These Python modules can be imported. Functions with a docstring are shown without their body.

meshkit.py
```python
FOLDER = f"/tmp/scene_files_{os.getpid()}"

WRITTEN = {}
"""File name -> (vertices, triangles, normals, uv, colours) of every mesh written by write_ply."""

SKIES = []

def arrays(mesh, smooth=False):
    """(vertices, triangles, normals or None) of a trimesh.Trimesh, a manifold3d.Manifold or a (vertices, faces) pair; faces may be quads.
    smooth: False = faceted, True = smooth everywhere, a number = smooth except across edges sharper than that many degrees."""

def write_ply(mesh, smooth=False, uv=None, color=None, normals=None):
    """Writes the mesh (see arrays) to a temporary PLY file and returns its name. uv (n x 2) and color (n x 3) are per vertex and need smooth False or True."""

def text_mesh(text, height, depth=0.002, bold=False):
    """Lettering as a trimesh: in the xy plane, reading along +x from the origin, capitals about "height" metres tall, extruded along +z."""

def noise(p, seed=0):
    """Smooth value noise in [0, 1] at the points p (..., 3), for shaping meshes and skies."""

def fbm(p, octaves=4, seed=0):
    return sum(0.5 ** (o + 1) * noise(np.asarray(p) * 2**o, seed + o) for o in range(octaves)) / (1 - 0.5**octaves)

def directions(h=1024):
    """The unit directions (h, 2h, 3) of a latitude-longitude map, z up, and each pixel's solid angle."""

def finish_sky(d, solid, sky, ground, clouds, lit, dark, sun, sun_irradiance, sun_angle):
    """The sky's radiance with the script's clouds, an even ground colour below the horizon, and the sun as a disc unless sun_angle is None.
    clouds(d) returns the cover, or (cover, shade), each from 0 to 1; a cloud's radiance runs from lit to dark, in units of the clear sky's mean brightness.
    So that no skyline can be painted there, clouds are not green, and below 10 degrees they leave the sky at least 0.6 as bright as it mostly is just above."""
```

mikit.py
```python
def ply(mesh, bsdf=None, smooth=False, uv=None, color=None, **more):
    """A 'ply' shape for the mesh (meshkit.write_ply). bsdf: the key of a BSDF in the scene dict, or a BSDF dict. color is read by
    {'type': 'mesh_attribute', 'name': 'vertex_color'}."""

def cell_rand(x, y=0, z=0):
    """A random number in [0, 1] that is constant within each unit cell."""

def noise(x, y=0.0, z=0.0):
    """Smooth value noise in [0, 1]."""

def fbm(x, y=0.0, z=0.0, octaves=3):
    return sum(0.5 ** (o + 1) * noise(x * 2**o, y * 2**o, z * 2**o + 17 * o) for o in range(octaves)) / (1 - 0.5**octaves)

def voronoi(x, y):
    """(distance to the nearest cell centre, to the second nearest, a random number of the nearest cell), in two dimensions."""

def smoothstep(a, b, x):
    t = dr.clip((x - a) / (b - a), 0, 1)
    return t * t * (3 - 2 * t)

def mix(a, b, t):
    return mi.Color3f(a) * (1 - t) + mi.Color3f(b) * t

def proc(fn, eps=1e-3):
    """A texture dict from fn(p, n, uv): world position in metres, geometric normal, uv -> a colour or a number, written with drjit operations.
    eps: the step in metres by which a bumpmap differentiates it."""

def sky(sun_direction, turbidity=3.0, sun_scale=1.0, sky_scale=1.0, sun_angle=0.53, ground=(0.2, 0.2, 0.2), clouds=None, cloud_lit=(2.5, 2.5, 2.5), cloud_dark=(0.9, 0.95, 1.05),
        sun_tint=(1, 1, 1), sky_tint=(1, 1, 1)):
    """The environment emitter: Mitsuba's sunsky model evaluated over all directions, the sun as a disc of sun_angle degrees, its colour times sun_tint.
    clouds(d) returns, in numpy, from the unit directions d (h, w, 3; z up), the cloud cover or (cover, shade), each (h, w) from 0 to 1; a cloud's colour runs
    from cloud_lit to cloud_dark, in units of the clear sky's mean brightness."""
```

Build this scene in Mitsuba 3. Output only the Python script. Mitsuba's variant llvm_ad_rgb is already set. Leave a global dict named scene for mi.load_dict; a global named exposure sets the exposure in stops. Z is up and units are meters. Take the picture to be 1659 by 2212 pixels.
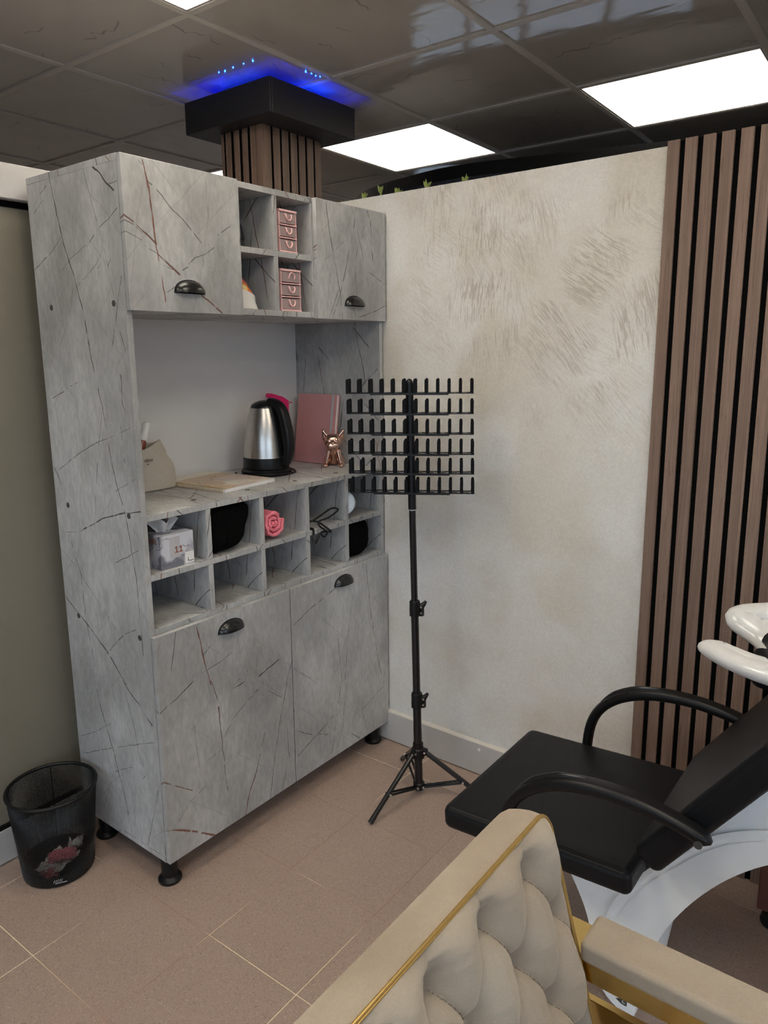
import math
import numpy as np
import trimesh
import drjit as dr
import mitsuba as mi
import manifold3d as m3
import mikit
import meshkit
from mikit import noise, fbm, smoothstep, mix, cell_rand

rng = np.random.default_rng(7)
T = mi.ScalarTransform4f
scene, labels = {}, {}

# ------------------------------------------------------------------ camera, light, exposure
exposure = 1.1
EYE = np.array([-1.1678, -1.7221, 1.6103])
YAW, PITCH, ROLL, FPX = 0.9127, 0.1906, -0.0093, 1586.85
fwd = np.array([math.sin(YAW) * math.cos(PITCH), math.cos(YAW) * math.cos(PITCH), -math.sin(PITCH)])
rgt = np.array([math.cos(YAW), -math.sin(YAW), 0.0])
upv = np.cross(rgt, fwd)
upv = -math.sin(ROLL) * rgt + math.cos(ROLL) * upv
scene['camera'] = {'type': 'perspective', 'fov': math.degrees(2 * math.atan(829.5 / FPX)), 'fov_axis': 'x', 'near_clip': 0.02, 'far_clip': 100.0,
                   'principal_point_offset_x': 8.78 / 1659, 'principal_point_offset_y': 39.68 / 2212,
                   'to_world': T().look_at(origin=EYE.tolist(), target=(EYE + fwd).tolist(), up=upv.tolist())}
SKY = 10.0
def cloud_cover(d):
    return 1.0 + 0 * d[..., 0], 0.25 * meshkit.fbm(d * 3.0, 3)
scene['sky'] = mikit.sky((-0.4, -0.5, 0.75), turbidity=4, sun_scale=0.0, sky_scale=1.0, ground=(0.25, 0.25, 0.26), clouds=cloud_cover,
                         cloud_lit=(SKY * 0.80, SKY, SKY * 1.22), cloud_dark=(SKY * 0.67, SKY * 0.84, SKY * 1.04))
PANEL = 4.0        # radiance of the ceiling light panels
BLUE = (0.04, 0.06, 95.0)

# ------------------------------------------------------------------ helpers
def add(key, mesh, bsdf, smooth=False, **more):
    k, n = key, 0
    while k in scene:
        n += 1
        k = f'{key}_{n:03d}'
    scene[k] = mikit.ply(mesh, bsdf, smooth=smooth, **more)
    return k

def put(key, shape, M=None):
    """one more copy of a ready shape dict"""
    k, n = key, 0
    while k in scene:
        n += 1
        k = f'{key}_{n:03d}'
    scene[k] = dict(shape) if M is None else {**shape, 'to_world': M}
    return k

used = set()
def thing(name, label, cat, group=None):
    k, n = name, 0
    while k in used:
        n += 1
        k = f'{name}_{n:03d}'
    used.add(k)
    labels[k] = {'label': label, 'category': cat}
    if group:
        labels[k]['group'] = group
    return k

def struct(name, label=None):
    used.add(name)
    labels[name] = {'kind': 'structure'}
    if label:
        labels[name]['label'] = label
    return name

def partlabel(k, text, kind=None):
    labels[k] = {'label': text}
    if kind:
        labels[k]['kind'] = kind

def box(x0, x1, y0, y1, z0, z1, b=0.0):
    lo, hi = np.array([x0, y0, z0], float), np.array([x1, y1, z1], float)
    if b <= 0:
        return trimesh.creation.box(bounds=[lo, hi])
    pts = []
    for s in np.ndindex(2, 2, 2):
        c = np.where(np.array(s) == 0, lo, hi)
        d = np.where(np.array(s) == 0, 1, -1) * b
        for k in range(3):
            q = c + d
            q[k] = c[k]
            pts.append(q)
    return trimesh.convex.convex_hull(np.array(pts))

def rbox(x0, x1, y0, y1, z0, z1, r, sub=2):
    s = trimesh.creation.icosphere(subdivisions=sub, radius=r).vertices
    pts = [s + np.array([x, y, z]) for x in (x0 + r, x1 - r) for y in (y0 + r, y1 - r) for z in (z0 + r, z1 - r)]
    return trimesh.convex.convex_hull(np.vstack(pts))

def cat(*ms):
    return trimesh.util.concatenate(list(ms))

def frames(p):
    p = np.asarray(p, float)
    t = np.gradient(p, axis=0)
    t /= np.linalg.norm(t, axis=1, keepdims=True) + 1e-12
    u = np.cross(t[0], [0, 0, 1.0])
    if np.linalg.norm(u) < 1e-3:
        u = np.cross(t[0], [1.0, 0, 0])
    us = []
    for k in range(len(p)):
        u = u - t[k] * (u @ t[k])
        u /= np.linalg.norm(u) + 1e-12
        us.append(u.copy())
    us = np.array(us)
    return p, t, us, np.cross(t, us)

def tube(p, r, n=10, closed=False, section=None):
    """a tube along p; r a number or one per point; section an (n,2) outline instead of a circle"""
    p, t, u, w = frames(p)
    r = np.broadcast_to(r, (len(p),))
    if section is None:
        a = np.arange(n) * 2 * np.pi / n
        section = np.c_[np.cos(a), np.sin(a)]
    n = len(section)
    v = p[:, None] + r[:, None, None] * (section[None, :, :1] * u[:, None] + section[None, :, 1:] * w[:, None])
    v = v.reshape(-1, 3)
    m = len(p)
    f = []
    for i in range(m if closed else m - 1):
        a, b = i * n, ((i + 1) % m) * n
        for j in range(n):
            k = (j + 1) % n
            f += [[a + j, a + k, b + k], [a + j, b + k, b + j]]
    if not closed:
        v = np.vstack([v, p[:1], p[-1:]])
        for j in range(n):
            k = (j + 1) % n
            f += [[m * n, k, j], [m * n + 1, (m - 1) * n + j, (m - 1) * n + k]]
    me = trimesh.Trimesh(v, f, process=False)
    me.fix_normals()
    return me

def rod(a, b, r, n=12):
    return tube(np.array([a, b], float), r, n)

def lathe(prof, n=48, x=0, y=0, z=0):
    me = trimesh.creation.revolve(np.array(prof, float), sections=n)
    me.apply_translation([x, y, z])
    return me

def spline(pts, n=40):
    from scipy.interpolate import CubicSpline
    pts = np.asarray(pts, float)
    s = np.r_[0, np.cumsum(np.linalg.norm(np.diff(pts, axis=0), axis=1))]
    return CubicSpline(s, pts)(np.linspace(0, s[-1], n))

def extr(poly, h):
    from shapely.geometry import Polygon
    if not hasattr(poly, 'exterior'):
        poly = Polygon(poly)
    return trimesh.creation.extrude_polygon(poly, h, engine='earcut')

def axes(me, X, Y, Z, o=(0, 0, 0)):
    M = np.eye(4)
    M[:3, 0], M[:3, 1], M[:3, 2], M[:3, 3] = X, Y, Z, o
    me = me.copy()
    me.apply_transform(M)
    return me

def hull_body(bones, length=0.006, smooth=12):
    """bones: list of lists of (x,y,z,r); hulls of the spheres, joined into one smoothed surface"""
    tot = None
    for chain in bones:
        for a, b in zip(chain[:-1], chain[1:]):
            s = m3.Manifold.hull(m3.Manifold.sphere(a[3], 24).translate(a[:3]) + m3.Manifold.sphere(b[3], 24).translate(b[:3]))
            tot = s if tot is None else tot + s
    tot = tot.refine_to_length(length)
    me = tot.to_mesh()
    me = trimesh.Trimesh(me.vert_properties[:, :3], me.tri_verts, process=True)
    trimesh.smoothing.filter_taubin(me, iterations=smooth)
    return me

def grid_surface(P):
    """P (m,n,3) -> trimesh"""
    m, n = P.shape[:2]
    i, j = np.meshgrid(np.arange(m - 1), np.arange(n - 1), indexing='ij')
    a = (i * n + j).ravel()
    f = np.vstack([np.c_[a, a + n, a + n + 1], np.c_[a, a + n + 1, a + 1]])
    return trimesh.Trimesh(P.reshape(-1, 3), f, process=False)

# ------------------------------------------------------------------ materials
def prin(color, rough=0.5, metallic=0.0, spec=0.5, **more):
    c = color if isinstance(color, dict) else {'type': 'rgb', 'value': list(color)}
    return {'type': 'twosided', 'bsdf': {'type': 'principled', 'base_color': c, 'roughness': rough, 'metallic': metallic, 'specular': spec, **more}}

def bumped(inner, fn, scale=1.0, eps=1e-3):
    return {'type': 'twosided', 'bsdf': {'type': 'bumpmap', 'arbitrary': mikit.proc(fn, eps), 'scale': scale, 'bsdf': inner['bsdf']}}

FRONT=[[1,2.2,0.068,2.104,0.079,2.058,0.086,1.99,0.091,1.917,0.097,1.886,0.103,1.836,0.115,1.738],[0,1.2,0.079,2.056,0.124,2.022,0.155,1.993,0.19,1.968,0.247,1.917],[0.6,2,0.0,1.961,0.03,1.945,0.07,1.918,0.096,1.898],[0.3,1.2,0.001,1.948,0.029,1.941,0.053,1.923],[0.7,2.2,0.097,1.875,0.131,1.849,0.17,1.821,0.188,1.809,0.232,1.777,0.308,1.728],[0.2,1,0.036,2.115,0.067,2.092],[0,1,0.003,1.921,0.051,1.904],[0,1,0.059,1.891,0.092,1.876],[0,1.1,0.176,1.838,0.193,1.847],[0,1.1,0.197,1.856,0.222,1.874,0.263,1.891,0.289,1.91],[0,1,0.307,1.945,0.358,1.976],[0,0.7,0.272,2.109,0.273,2.039,0.279,1.983],[0,0.6,0.248,1.916,0.25,1.821],[0,1.2,0.12,1.775,0.15,1.795],[0,1,0.102,1.85,0.141,1.837],[0,1.1,0.077,0.824,0.051,0.696],[0.9,2,0.152,0.801,0.165,0.738,0.177,0.665,0.191,0.6],[0,1.2,0.159,0.649,0.232,0.661,0.28,0.675],[0,1.8,0.393,0.554,0.486,0.579],[0,1,0.283,0.565,0.344,0.589],[0,1.2,0.514,0.476,0.553,0.564],[0,0.9,0.171,0.705,0.2,0.726],[0.3,1.5,0.002,0.582,0.061,0.602,0.127,0.636],[0.6,1.8,0.192,0.611,0.215,0.548,0.224,0.393],[0.2,1.2,0.224,0.393,0.231,0.268,0.237,0.215],[0,1.2,0.266,0.447,0.328,0.482,0.385,0.509],[0,1,0.234,0.404,0.265,0.439],[0,0.7,0.121,0.494,0.129,0.35],[0.8,1.4,-0.003,0.365,0.048,0.324,0.098,0.287],[0,1,0.044,0.213,0.096,0.256,0.151,0.275],[1,2.6,-0.002,0.208,0.063,0.167,0.131,0.12,0.18,0.083],[0.6,1.7,0.304,0.085,0.329,0.158,0.365,0.226,0.408,0.343],[0,1.2,0.414,0.043,0.439,0.19,0.48,0.347,0.521,0.486],[0,1,0.454,0.039,0.519,0.196,0.513,0.315],[0,1,0.166,0.356,0.213,0.366],[0,0.9,-0.002,0.208,0.059,0.237],[0,0.8,0.432,0.486,0.496,0.436],[0,1.4,0.282,0.553,0.332,0.558],[0.1,1.3,0.564,0.68,0.66,0.72,0.787,0.755],[0.1,1.2,0.966,0.811,0.991,0.615,1.047,0.351,1.075,0.27],[0,1.1,0.794,0.554,0.804,0.439,0.815,0.36],[0,1,0.886,0.711,0.847,0.518,0.828,0.355],[0,1,0.562,0.518,0.637,0.455],[0,1.2,0.808,0.377,0.785,0.282,0.769,0.202,0.746,0.107],[0.7,1.5,0.758,0.255,0.678,0.224,0.565,0.183],[0,1.2,0.564,0.279,0.641,0.231],[0,1.2,0.672,0.222,0.723,0.194],[0,1.3,0.864,0.136,0.914,0.094],[0,1,0.842,0.364,0.81,0.185,0.78,0.111],[0,1,0.88,0.194,1.075,0.255],[0,0.8,0.924,0.225,0.966,0.096],[0,1.3,0.777,2.106,0.789,2.04,0.809,1.955,0.83,1.876,0.846,1.806,0.855,1.723],[0,1.2,0.939,2.107,0.925,2.045,0.892,1.945,0.872,1.883,0.846,1.814,0.802,1.725],[0.3,1.5,1.001,2.104,1.02,2.069,1.022,2.011,1.031,1.934],[0,1,0.943,2.029,0.967,1.963,0.991,1.892,1.003,1.846],[0,1.2,0.942,1.976,0.928,1.906,0.938,1.811],[0,1,1.01,1.894,1.063,1.874,1.097,1.856],[0.5,1.4,1.11,1.781,1.048,1.761,0.949,1.734],[0,0.8,0.821,1.953,0.869,1.987],[0,0.7,0.768,1.919,0.797,1.936],[0,0.9,0.968,2.009,0.984,2.053],[0.2,1.2,0.834,1.821,0.784,1.723],[0,1.2,0.912,1.767,0.93,1.737]]
SIDE=[[0.2,1.8,0.345,2.112,0.318,2.012,0.296,1.928,0.27,1.862,0.24,1.785,0.217,1.705,0.205,1.62],[0.1,1.4,0.212,1.644,0.167,1.47,0.149,1.354,0.128,1.256,0.091,1.153,0.062,0.981,0.056,0.75],[0,0.9,0.169,2.103,0.142,2.013,0.105,1.91,0.088,1.845,0.07,1.761],[0,2,0.129,2.098,0.094,2.075,0.066,2.044,0.034,2.025],[0,1,0.054,2.042,0.01,2.046],[0,1.1,0.025,1.978,0.12,1.936,0.165,1.909],[0.1,1.1,0.471,1.854,0.361,1.9,0.302,1.936],[0,0.8,0.268,1.873,0.179,1.903],[0,0.8,0.326,1.84,0.269,1.87],[0,0.8,0.237,1.8,0.14,1.849,0.101,1.892],[0,1.1,0.135,1.838,0.117,1.849],[0,1.1,0.085,1.841,0.073,1.856],[0.1,1.1,0.028,1.812,0.057,1.736,0.095,1.627],[0,1.1,0.058,1.685,0.037,1.619],[0,0.7,0.257,1.809,0.303,1.708,0.371,1.622],[0,1,0.397,2.059,0.359,2.079],[0,0.9,0.44,2.015,0.38,2.042],[0,1.2,0.426,1.482,0.363,1.504],[0,1.2,0.343,1.512,0.283,1.533],[0,1.1,0.431,1.262,0.324,1.314,0.206,1.363],[0,0.9,0.206,1.363,0.122,1.385,0.042,1.412],[0,1.2,0.457,1.267,0.436,1.233,0.422,1.198],[0,1.7,0.322,1.087,0.215,1.137,0.118,1.163,0.021,1.182],[0,0.8,0.431,1.064,0.323,1.083],[0,1,0.17,1.451,0.204,1.336,0.234,1.218,0.248,1.147],[0.2,1.5,0.066,1.555,0.066,1.474,0.054,1.443],[0,1.2,0.085,1.416,0.076,1.314],[0,1.2,0.405,1.06,0.358,0.941,0.353,0.806,0.325,0.643],[0,0.8,0.449,1.001,0.381,0.959,0.267,0.862,0.19,0.798],[0,1.8,0.461,0.845,0.344,0.777,0.25,0.716,0.158,0.628],[0,1.2,0.252,0.704,0.155,0.787],[0,1,0.143,0.794,0.081,0.823],[0,1,0.161,1.012,0.041,1.066],[0,0.9,0.132,1.229,0.032,1.269],[0,1.4,0.333,0.59,0.307,0.495,0.259,0.375,0.215,0.23,0.187,0.102],[0,1.7,0.175,0.635,0.099,0.582,0.041,0.533],[0,0.9,0.168,0.599,0.132,0.504,0.119,0.416,0.081,0.337,0.053,0.278],[0,1,0.456,0.361,0.345,0.415,0.259,0.471],[0,1,0.444,0.302,0.272,0.379],[0,1,0.231,0.397,0.03,0.483],[0,1,0.27,0.298,0.162,0.354],[0,0.8,0.271,0.29,0.344,0.145],[0.1,1.2,0.023,0.344,0.072,0.208,0.107,0.105],[0.1,1.1,0.044,0.251,0.027,0.195,0.019,0.112],[0,1.1,0.104,0.336,0.078,0.366]]


def face_ab(p, n):
    ax, ay, az = dr.abs(n.x), dr.abs(n.y), dr.abs(n.z)
    a = dr.select(ax > 0.6, p.y, p.x)
    b = dr.select(az > 0.6, p.y, p.z)
    return a, b

STONE_A, STONE_B, STONE_C = (0.365, 0.362, 0.352), (0.46, 0.456, 0.444), (0.27, 0.266, 0.258)
VEIN_D, VEIN_R = (0.06, 0.052, 0.05), (0.17, 0.068, 0.045)

def stone_base(a, b):
    c = mix(STONE_C, STONE_B, smoothstep(0.22, 0.78, fbm(a * 7 + 3.1, b * 4.2, 0.0, 5)))
    c = mix(c, STONE_A, 0.35)
    c = mix(c, (0.215, 0.208, 0.20), 0.5 * smoothstep(0.55, 0.76, fbm(a * 6.5 + 20, b * 3.9 + 3, 7.0, 5)))
    c = c * (0.86 + 0.28 * fbm(a * 120, b * 46, 3.0, 3))
    fl = smoothstep(0.62, 0.78, fbm(a * 330 + 1.5 * noise(a * 30, b * 30, 2.0), b * 150, 9.0, 3)) * smoothstep(0.38, 0.66, fbm(a * 11, b * 8, 4.0, 3))
    return mix(c, (0.58, 0.57, 0.55), 0.19 * fl)

def lattice(a, b, col, seed, strength=1.0, pitch=0.16):
    wa, wb = a + 0.012 * (fbm(a * 14, b * 14, seed, 3) - 0.5), b + 0.012 * (fbm(a * 14 + 7, b * 14, seed, 3) - 0.5)
    for k, (ang, pt) in enumerate(((78, pitch), (99, pitch * 1.1), (43, pitch * 1.25), (137, pitch * 1.5))):
        ca, sa = math.cos(math.radians(ang)), math.sin(math.radians(ang))
        along, across = wa * ca + wb * sa, wa * sa - wb * ca
        q = across / pt + seed * 3.7 + k * 11.3
        cell = dr.floor(q)
        d = dr.abs(q - cell - 0.2 - 0.6 * cell_rand(cell, k, 5)) * pt
        on = smoothstep(0.50, 0.62, noise(along * (5 + 2 * k) + cell * 5.1, cell, seed + k))
        w = 0.0007 + 0.0018 * noise(along * 23, cell, seed)
        m = (1 - smoothstep(w * 0.5, w * 1.3, d)) * on * strength
        red = smoothstep(0.62, 0.72, noise(along * 9, cell + 3, seed + 2))
        col = mix(col, mix(VEIN_D, VEIN_R, red), m * 0.85)
    return col

def explicit(a, b, col, lines):
    wa, wb = a + 0.006 * (fbm(a * 30, b * 30, 1.0, 3) - 0.5), b + 0.006 * (fbm(a * 30 + 7, b * 30, 2.0, 3) - 0.5)
    thick = 0.5 + 1.1 * noise(a * 45, b * 45, 6.0)
    rip = smoothstep(0.16, 0.34, noise(a * 60, b * 38, 8.0))
    for ln in lines:
        tone, w, q = ln[0], ln[1] * 0.00115, ln[2:]
        d = mi.Float(9.0)
        for k in range(0, len(q) - 2, 2):
            x0, y0, dx, dy = q[k], q[k + 1], q[k + 2] - q[k], q[k + 3] - q[k + 1]
            L2 = dx * dx + dy * dy
            t = dr.clip(((wa - x0) * dx + (wb - y0) * dy) / L2, 0, 1)
            d = dr.minimum(d, dr.square(wa - x0 - t * dx) + dr.square(wb - y0 - t * dy))
        d = dr.sqrt(d)
        m = (1 - smoothstep(w * thick * 0.55, w * thick * 1.15, d)) * rip
        vc = tuple(VEIN_D[i] * (1 - tone) + VEIN_R[i] * tone for i in range(3))
        col = mix(col, vc, m * min(0.92, 0.34 + 0.40 * ln[1] / 1.2))
    return col

def stone(p, n, uv):
    a, b = face_ab(p, n)
    return lattice(a, b, stone_base(a, b), 1.0 + 0.0 * a)
def stone_edge(p, n, uv):
    a, b = face_ab(p, n)
    return lattice(a, b, stone_base(a, b), 2.0 + 0.0 * a, 1.0, 0.09)
def stone_front(p, n, uv):
    a, b = face_ab(p, n)
    return explicit(a, b, lattice(a, b, stone_base(a, b), 5.0 + 0.0 * a, 0.2, 0.13), FRONT)
def stone_side(p, n, uv):
    a, b = face_ab(p, n)
    return explicit(a, b, lattice(a, b, stone_base(a, b), 8.0 + 0.0 * a, 0.2, 0.13), SIDE)
for nm, fn in (('stone', stone), ('stone_edge', stone_edge), ('stone_front', stone_front), ('stone_side', stone_side)):
    scene['mat_' + nm] = prin(mikit.proc(fn), 0.42, spec=0.35)

def strokes(y, z, sc, seed, lo, hi):
    """short brush strokes, each patch in a direction of its own"""
    wy, wz = y + 0.16 * (fbm(y * 4, z * 4, seed, 3) - 0.5), z + 0.16 * (fbm(y * 4 + 5, z * 4, seed, 3) - 0.5)
    f, g, r = mikit.voronoi(wy * sc + seed, wz * sc)
    ang = 0.35 + 1.35 * r
    ca, sa = dr.cos(ang), dr.sin(ang)
    u, v = y * ca + z * sa, z * ca - y * sa
    v = v + 0.012 * noise(u * 9, v * 9, seed)
    st = 0.62 * noise(u * 38 + 9 * r, v * 520, seed) + 0.38 * noise(u * 17 + 5 * r, v * 230, seed + 3)
    st = st + 0.30 * (fbm(y * 16, z * 16, seed, 3) - 0.5)
    return smoothstep(lo, hi, st) * smoothstep(0.0, 0.35, g - f), r
def plaster(p, n, uv):
    y, z = p.y, p.z
    big = fbm(y * 2.2 + 4, z * 2.0, 0.3, 4)
    c = mix((0.525, 0.482, 0.415), (0.605, 0.585, 0.545), smoothstep(0.3, 0.7, big))
    pale = smoothstep(0.42, 0.72, fbm(y * 4.3 + 2, z * 3.9, 7.0, 4))
    c = mix(c, (0.675, 0.67, 0.655), 0.5 * pale)
    s1, r1 = strokes(y, z, 3.6, 1.0, 0.46, 0.70)
    s2, r2 = strokes(y, z, 6.5, 6.0, 0.46, 0.66)
    up = smoothstep(1.15, 1.85, z + 0.5 * (fbm(y * 3, z * 3, 8.0, 2) - 0.5)) * smoothstep(0.15, -0.5, y)
    m1 = up * smoothstep(0.32, 0.54, fbm(y * 3.1, z * 2.7, 5.0, 3)) + 0.05
    c = mix(c, (0.37, 0.325, 0.27), 0.72 * s1 * dr.minimum(m1, 1))
    c = mix(c, (0.40, 0.36, 0.31), 0.40 * s2 * dr.minimum(m1, 1))
    g = fbm(y * 190, z * 190, 2.0, 2)
    return c * (0.93 + 0.14 * g)
def plaster_h(p, n, uv):
    y, z = p.y, p.z
    return 0.0016 * fbm(y * 60, z * 75, 1.0, 4) + 0.0010 * fbm(y * 14, z * 40, 3.0, 3)
scene['mat_plaster'] = bumped(prin(mikit.proc(plaster), 0.42, spec=0.55), plaster_h, 1.0, 2e-3)

def wood(p, n, uv, a=None):
    h = p.x * 37 + p.y * 41
    strip = dr.floor((p.y + p.x * 0.73) * 20.9)
    z = p.z + 0.31 * strip
    q = noise(h * 1.3 + 2.2 * fbm(z * 1.6, strip, 0.4, 2), z * 1.1, strip)
    g = fbm(h * 7 + 3 * noise(z * 2, strip), z * 4.0, 0.2, 3)
    fine = noise(h * 22, z * 14, 3.0)
    c = mix((0.125, 0.080, 0.060), (0.255, 0.172, 0.130), 0.55 * q + 0.45 * g)
    ring = smoothstep(0.40, 0.5, dr.abs(fbm(h * 1.9 + 1.6 * noise(z * 2.3, strip, 4.0), z * 0.9, strip, 2) * 9 - dr.floor(fbm(h * 1.9 + 1.6 * noise(z * 2.3, strip, 4.0), z * 0.9, strip, 2) * 9) - 0.5))
    c = mix(c, (0.10, 0.058, 0.042), 0.5 * ring)
    return c * (0.82 + 0.30 * fine)
scene['mat_wood'] = prin(mikit.proc(wood), 0.5, spec=0.3)

def floor_c(p, n, uv):
    s = noise(p.x * 620, p.y * 620, 0.5)
    s2 = noise(p.x * 330 + 9, p.y * 330, 1.5)
    c = mix((0.285, 0.200, 0.160), (0.39, 0.295, 0.245), 0.6 * s + 0.4 * s2)
    c = mix(c, (0.18, 0.12, 0.095), 0.55 * smoothstep(0.72, 0.88, noise(p.x * 520 + 3, p.y * 520, 7.0)))
    c = mix(c, (0.55, 0.47, 0.41), 0.4 * smoothstep(0.78, 0.9, noise(p.x * 480, p.y * 480 + 5, 9.0)))
    return c * (0.93 + 0.13 * fbm(p.x * 2.1, p.y * 2.1, 0.0, 3))
def floor_h(p, n, uv):
    return 0.0006 * noise(p.x * 260, p.y * 260, 0.5)
scene['mat_tile'] = bumped(prin(mikit.proc(floor_c), 0.42, spec=0.45), floor_h, 1.0, 1e-3)
def grout(p, n, uv):
    k = smoothstep(0.50, 0.66, fbm(p.x * 1.7 + 3, p.y * 1.7, 0.0, 3))
    return mix((0.74, 0.62, 0.45), (0.34, 0.21, 0.16), k)
scene['mat_grout'] = prin(mikit.proc(grout), 0.8, spec=0.2)

def ceil_c(p, n, uv):
    c = mix((0.34, 0.31, 0.28), (0.42, 0.39, 0.352), fbm(p.x * 3, p.y * 3, 0.0, 3))
    wv = 0.05 * (fbm(p.x * 5, p.y * 5, 3.0, 3) - 0.5)
    tx, ty = dr.floor((p.x - 0.443) / 0.6807), dr.floor((p.y - 0.248) / 0.6807)
    flip = cell_rand(tx, ty, 4) > 0.45
    u, v = dr.select(flip, p.x, p.y) + wv, dr.select(flip, p.y, p.x)
    q = v / 0.14 + wv * 14
    cell = dr.floor(q)
    d = dr.abs(q - cell - 0.5 + 0.25 * (noise(u * 40, cell, 3.0) - 0.5)) * 0.14
    on = smoothstep(0.72, 0.80, noise(u * 9 + cell * 3.3, cell, 2.0))
    m = (1 - smoothstep(0.0005, 0.0015 + 0.006 * noise(u * 30, cell, 7.0), d)) * on
    return mix(c, (0.14, 0.125, 0.11), 0.6 * m)
def ceil_h(p, n, uv):
    return 0.0012 * fbm(p.x * 7, p.y * 7, 0.0, 2) + 0.00025 * noise(p.x * 45, p.y * 9, 2.0)
scene['mat_ceiling'] = bumped(prin(mikit.proc(ceil_c), 0.08, spec=0.75), ceil_h, 1.0, 2e-3)
scene['mat_bar'] = prin((0.50, 0.46, 0.41), 0.35, spec=0.4)

def olive(p, n, uv):
    return mix((0.155, 0.142, 0.108), (0.175, 0.158, 0.122), fbm(p.x * 2, p.z * 2, 0.0, 3))
scene['mat_olive'] = prin(mikit.proc(olive), 0.45, spec=0.4)
def linen(p, n, uv):
    return mix((0.42, 0.375, 0.31), (0.50, 0.455, 0.385), 0.5 * noise(p.x * 600, p.z * 120, p.y * 300) + 0.5 * noise(p.x * 120, p.z * 600, p.y * 300))
scene['mat_linen'] = prin(mikit.proc(linen), 0.9, spec=0.15)
def velvet(p, n, uv):
    k = fbm(p.x * 9, p.y * 9, p.z * 9, 3)
    return mix((0.305, 0.25, 0.192), (0.35, 0.297, 0.232), smoothstep(0.3, 0.7, k)) * (0.95 + 0.1 * noise(p.x * 500, p.y * 500, p.z * 500))
scene['mat_velvet'] = prin(mikit.proc(velvet), 0.85, spec=0.2, sheen=0.35)
def leather_h(p, n, uv):
    return 0.0005 * fbm(p.x * 330, p.y * 330, p.z * 330, 2)
scene['mat_leather'] = bumped(prin((0.0062, 0.0066, 0.0078), 0.42, spec=0.22), leather_h, 1.0, 6e-4)
def towel_h(p, n, uv):
    return 0.002 * noise(p.x * 420, p.y * 420, p.z * 420)
scene['mat_towel'] = bumped(prin((0.82, 0.22, 0.27), 0.95, spec=0.1), towel_h, 1.0, 6e-4)
def steel(p, n, uv):
    return mix((0.50, 0.47, 0.43), (0.60, 0.57, 0.53), noise(p.x * 30, p.y * 30, p.z * 600))
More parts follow.
